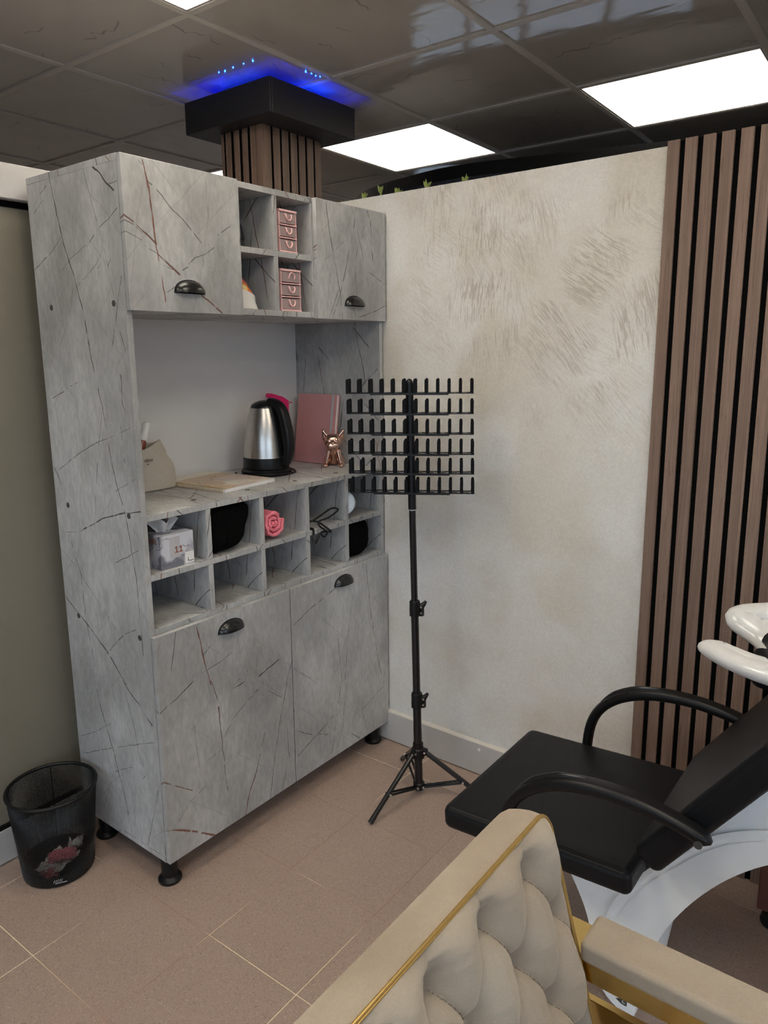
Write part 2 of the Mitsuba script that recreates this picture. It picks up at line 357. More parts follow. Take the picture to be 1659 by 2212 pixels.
scene['mat_steel'] = prin(mikit.proc(steel), 0.28, metallic=1.0)
def redwood(p, n, uv):
    return mix((0.07, 0.022, 0.016), (0.12, 0.04, 0.028), fbm(p.y * 30, p.z * 3, p.x * 30, 3))
scene['mat_redwood'] = prin(mikit.proc(redwood), 0.4)
def tissuebox(p, n, uv):
    k = fbm(p.x * 26 + p.y * 19, p.z * 22, p.y * 26, 4)
    ln = dr.abs(fbm(p.x * 17 - p.z * 9, p.z * 17 + p.y * 13, 4.0, 4) - 0.5)
    c = mix((0.17, 0.17, 0.20), (0.56, 0.56, 0.60), smoothstep(0.35, 0.62, k))
    return mix(c, (0.10, 0.10, 0.12), (1 - smoothstep(0.003, 0.016, ln)) * 0.8)
scene['mat_tissuebox'] = prin(mikit.proc(tissuebox), 0.3)
def cover(p, n, uv):
    k = fbm(p.x * 7 + 1, p.y * 6, 0.0, 2)
    c = mix((0.60, 0.55, 0.47), (0.50, 0.375, 0.26), smoothstep(0.52, 0.54, k))
    c = mix(c, (0.53, 0.43, 0.375), smoothstep(0.60, 0.62, fbm(p.x * 6 + 9, p.y * 8 + 3, 2.0, 2)))
    ln = dr.abs(fbm(p.x * 9 + 4, p.y * 9, 6.0, 2) - 0.5)
    return mix(c, (0.07, 0.06, 0.06), 1 - smoothstep(0.001, 0.0045, ln))
scene['mat_cover'] = prin(mikit.proc(cover), 0.45)
def food(p, n, uv):
    k = fbm(p.x * 24, p.y * 24, p.z * 24, 2)
    c = mix((0.35, 0.06, 0.16), (0.62, 0.16, 0.05), smoothstep(0.42, 0.46, k))
    c = mix(c, (0.75, 0.42, 0.10), smoothstep(0.54, 0.57, k))
    c = mix(c, (0.72, 0.62, 0.30), smoothstep(0.62, 0.65, k))
    top = smoothstep(1.805, 1.808, p.z + 0.35 * (p.x - 0.45))
    return mix((0.62, 0.60, 0.56), c, top)
scene['mat_food'] = prin(mikit.proc(food), 0.3)

for nm, spec in dict(
    white_wall=prin((0.62, 0.60, 0.56), 0.7), cream=prin((0.57, 0.53, 0.465), 0.5), white_lam=prin((0.62, 0.605, 0.59), 0.35),
    white_trim=prin((0.37, 0.358, 0.345), 0.35), base_grey=prin((0.44, 0.42, 0.40), 0.3), peg_black=prin((0.003, 0.003, 0.0032), 0.5, spec=0.12), charcoal_matte=prin((0.006, 0.006, 0.0062), 0.7, spec=0.12), black=prin((0.006, 0.006, 0.0065), 0.36, spec=0.28), black_matte=prin((0.003, 0.003, 0.003), 0.9, spec=0.05),
    charcoal=prin((0.018, 0.018, 0.02), 0.45, spec=0.4), dark_grey=prin((0.05, 0.05, 0.05), 0.4), gold=prin((0.66, 0.48, 0.19), 0.14, metallic=1.0),
    goldtape=prin((0.46, 0.30, 0.10), 0.28, metallic=0.7), copper=prin((0.72, 0.46, 0.36), 0.14, metallic=1.0), chrome=prin((0.7, 0.7, 0.7), 0.15, metallic=1.0),
    gloss_black=prin((0.009, 0.009, 0.0095), 0.24), pink_book=prin((0.56, 0.27, 0.27), 0.55), pink_plastic=prin((0.76, 0.47, 0.45), 0.35),
    hotpink=prin((0.62, 0.015, 0.13), 0.35), paper=prin((0.72, 0.70, 0.68), 0.8), pink_paper=prin((0.62, 0.18, 0.24), 0.8), white_gloss=prin((0.56, 0.56, 0.55), 0.12),
    white_shell=prin((0.78, 0.79, 0.78), 0.22), print_dark=prin((0.06, 0.045, 0.04), 0.7), print_brown=prin((0.25, 0.09, 0.06), 0.6), strap=prin((0.45, 0.44, 0.45), 0.6),
    leaf={'type': 'twosided', 'bsdf': {'type': 'principled', 'base_color': {'type': 'rgb', 'value': [0.34, 0.40, 0.12]}, 'roughness': 0.5}}, tube_black=prin((0.007, 0.007, 0.0075), 0.22),
    pinkfilm=prin((0.34, 0.245, 0.235), 0.25), seam=prin((0.22, 0.165, 0.12), 0.9), white_cap=prin((0.70, 0.69, 0.67), 0.4), amber=prin((0.20, 0.05, 0.03), 0.2),
    darkglass=prin((0.03, 0.032, 0.034), 0.08), clearpink=prin((0.55, 0.20, 0.24), 0.15)).items():
    scene['mat_' + nm] = spec
scene['mat_glass'] = {'type': 'thindielectric'}
def M(n):
    return 'mat_' + n

# ================================================================== the room
H, PIT, GX, GY, GA = 2.628, 0.6807, 0.4430, 0.2481, 0.0159
FT, FX, FY, FA = 0.3333, -0.0503, 0.1024, 0.0163
XW, YB = 1.115, 0.535       # faces of the plaster wall and of the back wall

def rotz(a, o):
    M4 = np.eye(4)
    M4[:2, :2] = [[math.cos(a), -math.sin(a)], [math.sin(a), math.cos(a)]]
    M4[:2, 3] = o
    return M4

# floor: a grout bed with every tile on it
struct('floor')
scene['floor'] = mikit.ply(box(-3.7, 5.6, -4.3, 4.3, -0.08, -0.0009), M('grout'))
tile = mikit.ply(box(0.0012, FT - 0.0012, 0.0012, FT - 0.0012, -0.012, 0.0, 0.0006), M('tile'))
big = mikit.ply(cat(*[box(FT * i + 0.0015, FT * (i + 1) - 0.0015, FT * j + 0.0015, FT * (j + 1) - 0.0015, -0.012, 0, 0.0012)
                      for i in range(-11, 17) for j in range(-14, 13) if not (-4 <= i < 4 and -7 <= j < 2)]), M('tile'))
RF = rotz(FA, (FX, FY))
for i in range(-4, 4):
    for j in range(-7, 2):
        put('floor__tile', tile, T((RF @ np.array([[1, 0, 0, i * FT], [0, 1, 0, j * FT], [0, 0, 1, 0], [0, 0, 0, 1.0]])).tolist()))
put('floor__outer_tile', big, T(RF.tolist()))
partlabel('floor__outer_tile', 'the brown floor tiles farther off', 'stuff')

# ceiling: slab, tiles hung in a grid of bars, light panels in some of the fields
struct('ceiling')
scene['ceiling'] = mikit.ply(box(-3.7, 5.6, -4.3, 4.3, H + 0.03, H + 0.12), M('black_matte'))
RC = rotz(GA, (GX, GY))
lit = {(-1, -1), (2, 0), (2, -2), (2, 2), (-1, -3), (-3, -1), (-3, -3), (-1, -5)}
ctile = mikit.ply(box(0.004, PIT - 0.004, 0.004, PIT - 0.004, H + 0.003, H + 0.011), M('ceiling'))
far = []
for i in range(-6, 8):
    for j in range(-7, 6):
        if (i, j) in lit:
            continue
        if -3 <= i <= 5 and -4 <= j <= 4:
            put('ceiling__tile', ctile, T((RC @ np.array([[1, 0, 0, i * PIT], [0, 1, 0, j * PIT], [0, 0, 1, 0], [0, 0, 0, 1.0]])).tolist()))
        else:
            b = box(0.004, PIT - 0.004, 0.004, PIT - 0.004, H + 0.003, H + 0.011)
            b.apply_translation([i * PIT, j * PIT, 0])
            far.append(b)
put('ceiling__outer_tile', mikit.ply(cat(*far), M('ceiling')), T(RC.tolist()))
partlabel('ceiling__outer_tile', 'the dark ceiling tiles farther off', 'stuff')
for i in range(-6, 9):
    b = box(i * PIT - 0.0125, i * PIT + 0.0125, -7 * PIT, 6 * PIT, H - 0.003, H + 0.004, 0.001)
    put('ceiling__grid_bar', mikit.ply(b, M('bar')), T(RC.tolist()))
for j in range(-7, 7):
    b = box(-6 * PIT, 8 * PIT, j * PIT - 0.0125, j * PIT + 0.0125, H - 0.0028, H + 0.004, 0.001)
    put('ceiling__grid_bar', mikit.ply(b, M('bar')), T(RC.tolist()))
names = {(-1, -1): 'white square ceiling light cut off by the top edge of the photo', (2, 0): 'white square ceiling light right of the black box on the column',
         (2, -2): 'white square ceiling light above the wood slat panel', (2, 2): 'white square ceiling light just peeking out left of the slatted column',
         (-1, -3): 'added white square ceiling light above the armchair, out of view', (-3, -1): 'added white square ceiling light near the shop window, out of view',
         (-3, -3): 'added white square ceiling light in the window corner, out of view', (-1, -5): 'added white square ceiling light by the front wall, out of view'}  # the out-of-view panels are added to light the room
for (i, j), text in names.items():
    t = thing('ceiling_light', text, 'light')
    e = 0.0125
    fr = cat(box(e, PIT - e, e, e + 0.008, H - 0.001, H + 0.01), box(e, PIT - e, PIT - e - 0.008, PIT - e, H - 0.001, H + 0.01),
             box(e, e + 0.008, e + 0.008, PIT - e - 0.008, H - 0.001, H + 0.01), box(PIT - e - 0.008, PIT - e, e + 0.008, PIT - e - 0.008, H - 0.001, H + 0.01))
    D = box(e + 0.008, PIT - e - 0.008, e + 0.008, PIT - e - 0.008, H + 0.001, H + 0.008)
    Mt = T((RC @ np.array([[1, 0, 0, i * PIT], [0, 1, 0, j * PIT], [0, 0, 1, 0], [0, 0, 0, 1.0]])).tolist())
    put(t + '__frame', mikit.ply(fr, M('white_trim')), Mt)
    put(t + '__diffuser', mikit.ply(D, M('white_trim'), emitter={'type': 'area', 'radiance': {'type': 'rgb', 'value': [PANEL * 1.06, PANEL * 0.97, PANEL * 0.82]}}), Mt)

# walls
struct('wall_right')
scene['wall_right'] = mikit.ply(box(XW, XW + 0.085, -4.2, 0.478, 0, 2.179, 0.001), M('plaster'))
struct('baseboard_right')
scene['baseboard_right__board'] = mikit.ply(box(XW - 0.012, XW, -1.005, 0.455, 0.004, 0.128, 0.001), M('base_grey'))
led = extr([(XW - 0.012, 0.128), (XW, 0.128), (XW, 0.139), (XW - 0.003, 0.139), (XW - 0.0118, 0.1305)], 1.46)
scene['baseboard_right__ledge'] = mikit.ply(axes(led, (1, 0, 0), (0, 0, 1), (0, -1, 0), (0, 0.455, 0)), M('cream'))
partlabel('baseboard_right__ledge', 'cream bevelled top ledge')
scene['baseboard_right__dot'] = mikit.ply(axes(lathe([(0, 0), (0.0065, 0), (0.006, 0.0015), (0, 0.0015)], 24), (0, 1, 0), (0, 0, 1), (-1, 0, 0), (XW - 0.012, -0.436, 0.106)), M('white_wall'), smooth=30)
partlabel('baseboard_right__dot', 'round white plug')
struct('wall_back')
scene['wall_back'] = mikit.ply(box(-3.6, 0.955, YB, YB + 0.07, 0, 2.06), M('olive'))
scene['wall_back__beam'] = mikit.ply(box(-3.6, 0.955, YB - 0.03, YB + 0.10, 2.056, 2.156, 0.003), M('white_trim'))
partlabel('wall_back__beam', 'white beam capping the wall')
scene['wall_back__painted_shadow_strip'] = mikit.ply(box(-3.6, 0.955, YB - 0.004, YB, 2.038, 2.056), M('black_matte'))  # solid black strip standing in for the shadow line beneath the beam
partlabel('wall_back__painted_shadow_strip', 'narrow black strip painted as the shadow line under the beam')
struct('baseboard_back')
scene['baseboard_back'] = mikit.ply(box(-3.6, 0.955, YB - 0.010, YB, 0.004, 0.118, 0.002), M('white_trim'))
struct('trim_1')
scene['trim_1'] = mikit.ply(box(-3.6, 0.955, YB - 0.008, YB, 0.118, 0.134, 0.001), M('black'))
# beyond the two partitions, and behind the camera
struct('wall_far')
scene['wall_far'] = mikit.ply(box(-3.6, 5.6, 4.2, 4.3, 0, H + 0.1), M('cream'))
struct('wall_east')
scene['wall_east'] = mikit.ply(cat(box(5.5, 5.6, -4.3, 0.2, 0, H + 0.1), box(5.5, 5.6, 3.0, 4.3, 0, H + 0.1), box(5.5, 5.6, 0.2, 3.0, 0, 0.35), box(5.5, 5.6, 0.2, 3.0, 2.3, H + 0.1)), M('cream'))
struct('window_1')
for k, y in enumerate((0.22, 0.95, 1.75, 2.35, 2.98)):
    add('window_1__mullion', box(5.5, 5.58, y - 0.03, y + 0.03, 0.35, 2.3), M('white_trim'))
struct('wall_front')
scene['wall_front'] = mikit.ply(cat(box(-3.7, -2.9, -4.3, -4.2, 0, H + 0.1), box(-0.3, 5.6, -4.3, -4.2, 0, H + 0.1), box(-2.9, -0.3, -4.3, -4.2, 2.35, H + 0.1)), M('cream'))
struct('wall_left')
scene['wall_left'] = mikit.ply(cat(box(-3.7, -3.6, -4.3, -3.9, 0, H + 0.1), box(-3.7, -3.6, 0.1, 4.3, 0, H + 0.1), box(-3.7, -3.6, -3.9, 0.1, 0, 0.3), box(-3.7, -3.6, -3.9, 0.1, 2.4, H + 0.1)), M('white_wall'))
struct('window_2')
for y in (-3.87, -2.55, -1.25, 0.07):
    add('window_2__mullion', box(-3.69, -3.61, y - 0.03, y + 0.03, 0.3, 2.4), M('dark_grey'))

# ------------------------------------------------------------------ wood slat panel on the right wall
t = thing('slat_panel', 'brown wood slat wall panel with black gaps, right of the plaster wall', 'wall panel')
y1 = -1.012
add(t + '__backing', box(XW - 0.010, XW - 0.001, y1 - 16 * 0.0479 - 0.03, y1, 0.0, 2.186), M('black_matte'))
partlabel(t + '__backing', 'black felt backing')
sl = mikit.ply(box(XW - 0.019, XW - 0.010, -0.0328, 0, 0.0, 2.188, 0.0008), M('wood'))
for k in range(17):
    put(t + '__slat', sl, T().translate([0, y1 - 0.0479 * k, 0]))

# ------------------------------------------------------------------ column with slats, black box with blue light on top
CX, CY = 0.964, 0.481
t = thing('column', 'square column clad in brown wood slats, rising behind the grey cabinet', 'column')
CX1, CY1 = CX + 0.345, CY + 0.238
add(t + '__core', box(CX + 0.005, CX1 - 0.005, CY + 0.005, CY1 - 0.005, 0, 2.5), M('black_matte'))
partlabel(t + '__core', 'black backing between the slats')
zt = 2.48
for y in (0.535, 0.582, 0.630, 0.678):
    add(t + '__slat', box(CX, CX + 0.005, y - 0.015, y + 0.015, 0, zt, 0.0006), M('wood'))
add(t + '__slat', box(CX, CX + 0.005, 0.706, CY1, 0, zt, 0.0006), M('wood'))
add(t + '__corner_slat', box(CX, CX + 0.045, CY, CY + 0.005, 0, zt, 0.0006), M('wood'))
add(t + '__corner_slat', box(CX, CX + 0.005, CY + 0.005, CY + 0.036, 0, zt, 0.0006), M('wood'))
for x in (1.0235, 1.072, 1.121, 1.168, 1.217, 1.264):
    add(t + '__slat', box(x, x + 0.035, CY, CY + 0.005, 0, zt, 0.0006), M('wood'))
for x in (0.97, 1.02, 1.07, 1.12, 1.17, 1.22, 1.27):
    add(t + '__slat', box(x, x + 0.034, CY1 - 0.005, CY1, 0, zt, 0.0006), M('wood'))

t = thing('light_box', 'black square box around the column top with blue LED glow above it', 'light fixture')
bx0, bx1, by0, by1, bz0, bz1 = 0.881, 1.366, 0.349, 0.833, 2.474, 2.594
add(t + '__bottom', cat(box(bx0 + .012, bx1 - .012, by0 + .012, CY - .001, bz0, bz0 + .01), box(bx0 + .012, bx1 - .012, CY1 + .001, by1 - .012, bz0, bz0 + .01),
                        box(bx0 + .012, CX - .001, CY - .001, CY1 + .001, bz0, bz0 + .01), box(CX1 + .001, bx1 - .012, CY - .001, CY1 + .001, bz0, bz0 + .01)), M('charcoal'))
for a in ((bx0, bx0 + .012, by0, by1), (bx1 - .012, bx1, by0, by1), (bx0 + .012, bx1 - .012, by0, by0 + .012), (bx0 + .012, bx1 - .012, by1 - .012, by1)):
    add(t + '__side_panel', box(*a, bz0, bz1, 0.0015), M('charcoal'))
add(t + '__inner_core', box(CX + .02, CX1 - .02, CY + .02, CY1 - .02, 2.484, H + 0.003), M('black_matte'))
em = {'type': 'area', 'radiance': {'type': 'rgb', 'value': list(BLUE)}}
cx0, cx1, cy0, cy1 = CX + .02, CX1 - .02, CY + .02, CY1 - .02
for a in ((cx0 - .004, cx0, cy0 + .01, cy1 - .01), (cx1, cx1 + .004, cy0 + .01, cy1 - .01), (cx0 + .01, cx1 - .01, cy0 - .004, cy0), (cx0 + .01, cx1 - .01, cy1, cy1 + .004)):
    add(t + '__led_strip', box(*a, 2.508, 2.516), M('white_lam'), emitter=em)
zl = bz1 - .012
em2 = {'type': 'area', 'radiance': {'type': 'rgb', 'value': [0.5, 6.0, 60.0]}}
bead = trimesh.creation.icosphere(subdivisions=2, radius=0.003)
for (x, y, dz) in ((0.9, 0.45, 0.022), (0.9, 0.50, 0.017), (0.902, 0.56, 0.02), (0.905, 0.61, 0.022), (0.9, 0.64, 0.014), (1.10, 0.372, 0.021), (1.13, 0.37, 0.012), (1.16, 0.375, 0.02), (1.18, 0.37, 0.01), (1.21, 0.374, 0.022), (1.23, 0.37, 0.014)):
    b = bead.copy()
    b.apply_translation([x, y, 2.5865 + dz * 0.25])
    add(t + '__led_bulb', b, M('white_lam'), smooth=True, emitter=em2)
    add(t + '__led_wire', rod((x, y, 2.5835 + dz * .25), (x + (.03 if x < .95 else 0), y + (.03 if x > .95 else 0), zl - .02), 0.0008, 5), M('black'))

# ------------------------------------------------------------------ black oval canopy beyond the partition, planter and sprigs on its rear
t = thing('ceiling_canopy', 'black rounded canopy hanging from the ceiling behind the plaster wall', 'canopy')
edge = np.array([(2.093, .954), (2.015, .857), (1.964, .784), (1.89, .621), (1.849, .456), (1.813, .265), (1.815, .08), (1.853, -.107), (1.93, -.40), (2.02, -.72), (2.2, -1.1), (2.5, -1.45)])
edge = spline(np.c_[edge, np.zeros(len(edge))], 60)[:, :2]
poly = np.vstack([edge, [[3.0, -1.7], [3.7, -1.6], [3.9, -0.6], [3.8, 0.6], [3.3, 1.2], [2.6, 1.3]]])
m = extr(poly, 0.055)
m.apply_translation([0, 0, 2.368])
add(t + '__body', m, M('charcoal_matte'))
for x, y in ((3.3, .3), (3.5, -.9), (3.3, 0.9)):
    add(t + '__hanger', rod((x, y, 2.42), (x, y, H + .004), 0.006, 8), M('black'))
t = thing('planter', 'black trough planter along the back of the plaster wall', 'planter')
add(t + '__trough', cat(box(1.2, 1.206, -0.75, 0.45, 2.02, 2.166), box(1.30, 1.306, -0.75, 0.45, 2.02, 2.166), box(1.206, 1.30, -0.75, 0.45, 2.02, 2.03), box(1.206, 1.3, -0.75, -0.74, 2.03, 2.166), box(1.206, 1.3, 0.44, 0.45, 2.03, 2.166)), M('black'))
add(t + '__soil', box(1.206, 1.30, -0.74, 0.44, 2.03, 2.14), M('black_matte'))
def leafmesh(L, w, base, d):
    d = np.asarray(d, float) / np.linalg.norm(d)
    s = np.cross(d, [0.3, 0.5, 0.81]); s /= np.linalg.norm(s)
    nn = np.cross(d, s)
    rows = []
    for k in range(7):
        u = k / 6
        ww = w * math.sin(math.pi * min(1, u * 0.92 + 0.08)) * 0.5
        c = np.asarray(base) + d * L * u + nn * 0.15 * L * u * u
        rows.append([c - s * ww, c + nn * 0.0012 - s * 0, c + s * ww])
    P = np.array(rows)
    a = grid_surface(P)
    b = grid_surface(P - nn * 0.0008)
    b.invert()
    return cat(a, b)
sprigs = [(0.333, 2.218, 'leftmost green sprig in the planter, against the slatted column'), (0.21, 2.236, 'low green sprig beside the tall yellow-green blade'), (0.131, 2.252, 'tall yellow-green blade poking above the plaster wall'),
          (0.045, 2.232, 'small green sprig right of the tall blade'), (-0.09, 2.240, 'bushy little sprig above the middle of the plaster wall top'), (-0.255, 2.236, 'rightmost round-leaved sprig above the plaster wall')]
for y, z, text in sprigs:
    t = thing('plant_sprig', text, 'plant')
    add(t + '__stem', rod((1.25, y, 2.13), (1.25, y, z - 0.02), 0.0015, 6), M('leaf'))
    for k in range(6):
        a = rng.uniform(0, 6.28)
        big_ = k == 0
        add(t + '__leaf', leafmesh(0.045 if big_ else 0.028, 0.010, (1.25, y, z - (0.045 if big_ else 0.03) + rng.uniform(-.006, .004)), (0.5 * math.cos(a), 0.5 * math.sin(a), 1.6 if big_ else 0.9)), M('leaf'), smooth=True)

# ================================================================== grey stone-patterned cabinet
CW, CD, ZT, ZB, TH, YF = 1.107, 0.467, 2.112, 0.0845, 0.018, 0.018
cab = thing('cabinet', 'tall grey stone-patterned cabinet with doors, cubbies and an open counter', 'cabinet')
c = 0.0008
def board(name, x0, x1, y0, y1, z0, z1, m='stone', b=c):
    return add(cab + '__' + name, box(x0, x1, y0, y1, z0, z1, b), M(m))
board('side_panel', 0, TH, YF, CD, ZB + TH, ZT - TH, 'stone_side')
board('side_panel', CW - TH, CW, YF, CD, ZB + TH, ZT - TH, 'stone')
board('top_panel', 0, CW, YF, CD, ZT - TH, ZT, 'stone_edge')
board('bottom_panel', 0, CW, YF, CD, ZB, ZB + TH, 'stone')
partlabel(board('back_panel', TH, CW - TH, CD - 0.009, CD - 0.001, ZB + TH, ZT - TH, 'white_lam'), 'plain white back panel')
YI = CD - 0.009
board('upper_shelf', TH, CW - TH, YF, YI, 1.726, 1.744, 'stone_edge')
board('upper_divider', .392, .410, YF, YI, 1.744, ZT - TH, 'stone')
board('upper_divider', .722, .740, YF, YI, 1.744, ZT - TH, 'stone')
board('niche_divider', .548, .566, YF, YI, 1.928, ZT - TH, 'stone')
board('niche_divider', .548, .566, YF, YI, 1.744, 1.910, 'stone')
board('niche_shelf', .410, .722, YF, YI, 1.910, 1.928, 'stone_edge')
board('niche_back', .410, .722, YI - .006, YI, 1.744, ZT - TH, 'stone', 0)
board('worktop', TH, CW - TH, YF, YI, 1.148, 1.166, 'stone_edge')
for x in (.224, .443, .659, .872):
    board('cubby_divider', x, x + TH, YF, YI, .992, 1.148, 'stone')
    board('cubby_divider', x, x + TH, YF, YI, .830, .974, 'stone')
board('cubby_shelf', TH, CW - TH, YF, YI, .974, .992, 'stone_edge')
board('cubby_bottom', TH, CW - TH, YF, YI, .812, .830, 'stone_edge')
board('cubby_back', TH, CW - TH, YI - .006, YI, .830, 1.148, 'stone', 0)
board('lower_divider', .541, .559, YF, YI, ZB + TH, .812, 'stone')

def cup_handle(cx, z0, w=0.1, h=0.034, d=0.026):
    """half-moon cup pull: a hollow quarter shell open at the bottom, on a thin flange"""
    nu, nv = 26, 12
    P = []
    for i in range(nu + 1):
        a = math.pi * i / nu
        row = []
        for j in range(nv + 1):
            b = 0.5 * math.pi * j / nv
            x = -math.cos(a) * w / 2 * (1 - 0.0 * b)
            e = max(math.sin(a), 1e-4) ** 0.85
            row.append((cx + x, -d * e * math.sin(b) ** 1.0, z0 + h * e * math.cos(b)))
        P.append(row)
    P = np.array(P)
    outer = grid_surface(P)
    ctr = np.array([cx, 0, z0])
    Q = (P - ctr) * np.array([0.95, 0.90, 0.90]) + ctr
    inner = grid_surface(Q)
    inner.invert()
    rim = grid_surface(np.stack([P[:, -1], Q[:, -1]], 1))
    sh = cat(outer, inner, rim)
    fl = [(cx - w / 2 - .003, z0 - .002)] + [(cx - (w / 2 + .003) * math.cos(math.pi * k / 20), z0 - .002 + (h + .004) * math.sin(math.pi * k / 20) ** .85) for k in range(1, 20)] + [(cx + w / 2 + .003, z0 - .002)]
    f2 = axes(extr(fl, 0.0016), (1, 0, 0), (0, 0, 1), (0, -1, 0))
    return cat(sh, f2)
g = 0.0012
for (x0, x1, z0, z1, hx, hz) in ((0, .392, 1.722, ZT, .196, 1.777), (.727, CW, 1.722, ZT, .921, 1.772), (0, .5495, ZB, .8145, .283, .752), (.5515, CW, ZB, .8145, .832, .760)):
    d = board('door', x0 + g, x1 - g, 0.0, YF - 0.0015, z0 + g, z1 - g, 'stone_front', 0.001)
    h = add(d + '__handle', cup_handle(hx, hz), M('gloss_black'), smooth=40)
    partlabel(h, 'black half-moon cup pull')
leg = lathe([(0, 0), (.034, 0), (.036, .004), (.036, .010), (.030, .016), (.0245, .020), (.0245, ZB - .004), (.028, ZB - .004), (.028, ZB), (0, ZB)], 32)
legd = mikit.ply(leg, M('black'), smooth=35)
for k, (x, y) in enumerate(((.028, .044), (1.062, .05), (.036, .40), (1.062, .40))):
    kk = put(cab + '__leg', legd, T().translate([x, y, 0]))
    if k == 0:
        partlabel(kk, 'round black plastic leg with flared foot')
cap = lathe([(0, 0), (.0085, 0), (.008, .0008), (0, .001)], 20)
for k, (y, z) in enumerate(((.389, 1.746), (.072, 1.744), (.397, 1.155), (.077, 1.162), (.394, .797), (.068, .80))):
    kk = add(cab + '__screw_cap', axes(cap, (0, 1, 0), (0, 0, 1), (-1, 0, 0), (0, y, z)), M('dark_grey'))
    if k == 0:
        partlabel(kk, 'small round dark screw cap')
for x, y in ((.240, .095), (.455, .087), (.669, .077), (.885, .074)):
    add(cab + '__screw_cap', axes(cap, (1, 0, 0), (0, 1, 0), (0, 0, 1), (x, y, 1.166)), M('dark_grey'))

# ------------------------------------------------------------------ things on the counter
ZW = 1.166
# kettle on its base
kx, ky = 0.729, 0.281
t = thing('kettle', 'brushed steel electric kettle with black handle and lid on the counter', 'kettle')
add(t + '__base', lathe([(0, 0), (.090, 0), (.093, .004), (.093, .016), (.088, .021), (.086, .023), (0, .023)], 56, kx, ky, ZW), M('black'), smooth=35)
add(t + '__lower_band', lathe([(0, .024), (.084, .024), (.0855, .028), (.0845, .060), (.0825, .066), (0, .066)], 56, kx, ky, ZW), M('black'), smooth=35)
prof = [(.0825, .066), (.0820, .070), (.0812, .085), (.0788, .115), (.0745, .145), (.0690, .175), (.0622, .205), (.0550, .232), (.0510, .246), (.048, .248)]
add(t + '__body', lathe(prof, 64, kx, ky, ZW), M('steel'), smooth=40)
partlabel(t + '__body', 'brushed steel body')
add(t + '__lid', lathe([(.0505, .246), (.0505, .250), (.047, .257), (.038, .264), (.024, .270), (.010, .273), (0, .274)], 48, kx, ky, ZW), M('gloss_black'), smooth=40)
hd = np.array([0.12, -0.993])
hp = [(0.028, .266), (.046, .263), (.072, .249), (.094, .206), (.106, .155), (.109, .110), (.104, .075), (.094, .052), (.080, .040)]
hp = np.array([(kx + hd[0] * r, ky + hd[1] * r, ZW + z) for r, z in hp])
a = np.arange(20) * 2 * np.pi / 20
sec = np.c_[np.sign(np.cos(a)) * np.abs(np.cos(a)) ** .7 * 1.0, np.sign(np.sin(a)) * np.abs(np.sin(a)) ** .7 * 0.8]
sp = spline(hp, 44)
add(t + '__handle', tube(sp, np.interp(np.linspace(0, 1, 44), [0, .2, .6, 1], [.021, .022, .021, .018]), section=sec), M('black'), smooth=40)
add(t + '__handle_plate', tube(np.array([(kx + hd[0] * r, ky + hd[1] * r, ZW + z) for r, z in ((.046, .252), (.058, .21), (.069, .16), (.0765, .11), (.080, .07))]), 0.012, section=np.c_[np.cos(a) * 2.3, np.sin(a) * .6]), M('black'), smooth=40)
sd = -hd
sq = np.array([(kx + sd[0] * r, ky + sd[1] * r, ZW + z) for r, z in ((.040, .250), (.052, .2535), (.0585, .2545))])
add(t + '__spout', tube(sq, [.010, .0065, .003], 16), M('gloss_black'), smooth=40)
lp = np.array([(kx + .108 * math.cos(q) * (1.05 + .08 * math.sin(3 * q)), ky + .108 * math.sin(q) * (1.0 + .06 * math.cos(2 * q)), ZW + .005 + .004 * (1 + math.sin(2 * q))) for q in np.linspace(2.3, 2.3 + 2 * math.pi * .93, 70)])
add(t + '__cord', tube(spline(lp, 120), .0035, 8), M('black'), smooth=True)

# spray bottle
t = thing('spray_bottle', 'clear spray bottle with hot pink trigger head behind the kettle', 'bottle')
sx, sy = 0.957, 0.405
add(t + '__bottle', lathe([(0, 0), (.030, 0), (.032, .004), (.032, .030)], 32, sx, sy, ZW), M('glass'), smooth=40)
add(t + '__liquid', lathe([(0, .030), (.032, .030), (.032, .140), (.026, .165), (.014, .180), (.014, .192), (0, .192)], 32, sx, sy, ZW), M('clearpink'), smooth=40)
partlabel(t + '__liquid', 'pink tinted bottle body')
add(t + '__collar', lathe([(0, .188), (.018, .188), (.018, .212), (.013, .216), (0, .216)], 24, sx, sy, ZW), M('hotpink'), smooth=40)
hpoly = [(.012, .208), (.016, .235), (.010, .256), (-.018, .272), (-.080, .288), (-.084, .273), (-.062, .262), (-.058, .252), (-.050, .244), (-.030, .240), (-.014, .232), (-.012, .208)]
hm = axes(extr(hpoly, 0.022), (1, 0, 0), (0, 0, 1), (0, -1, 0), (sx, sy + .011, ZW))
add(t + '__head', hm, M('hotpink'))
add(t + '__nozzle', rod((sx - .092, sy, ZW + .2795), (sx - .078, sy, ZW + .279), .009, 16), M('hotpink'), smooth=40)
add(t + '__trigger', cat(tube(spline([(sx + .008, sy, ZW + .262), (sx + .03, sy, ZW + .249), (sx + .046, sy, ZW + .243)], 10), .002, 8), tube(spline([(sx + .014, sy, ZW + .232), (sx + .026, sy, ZW + .24), (sx + .034, sy, ZW + .246)], 10), .0018, 8)), M('hotpink'), smooth=True)

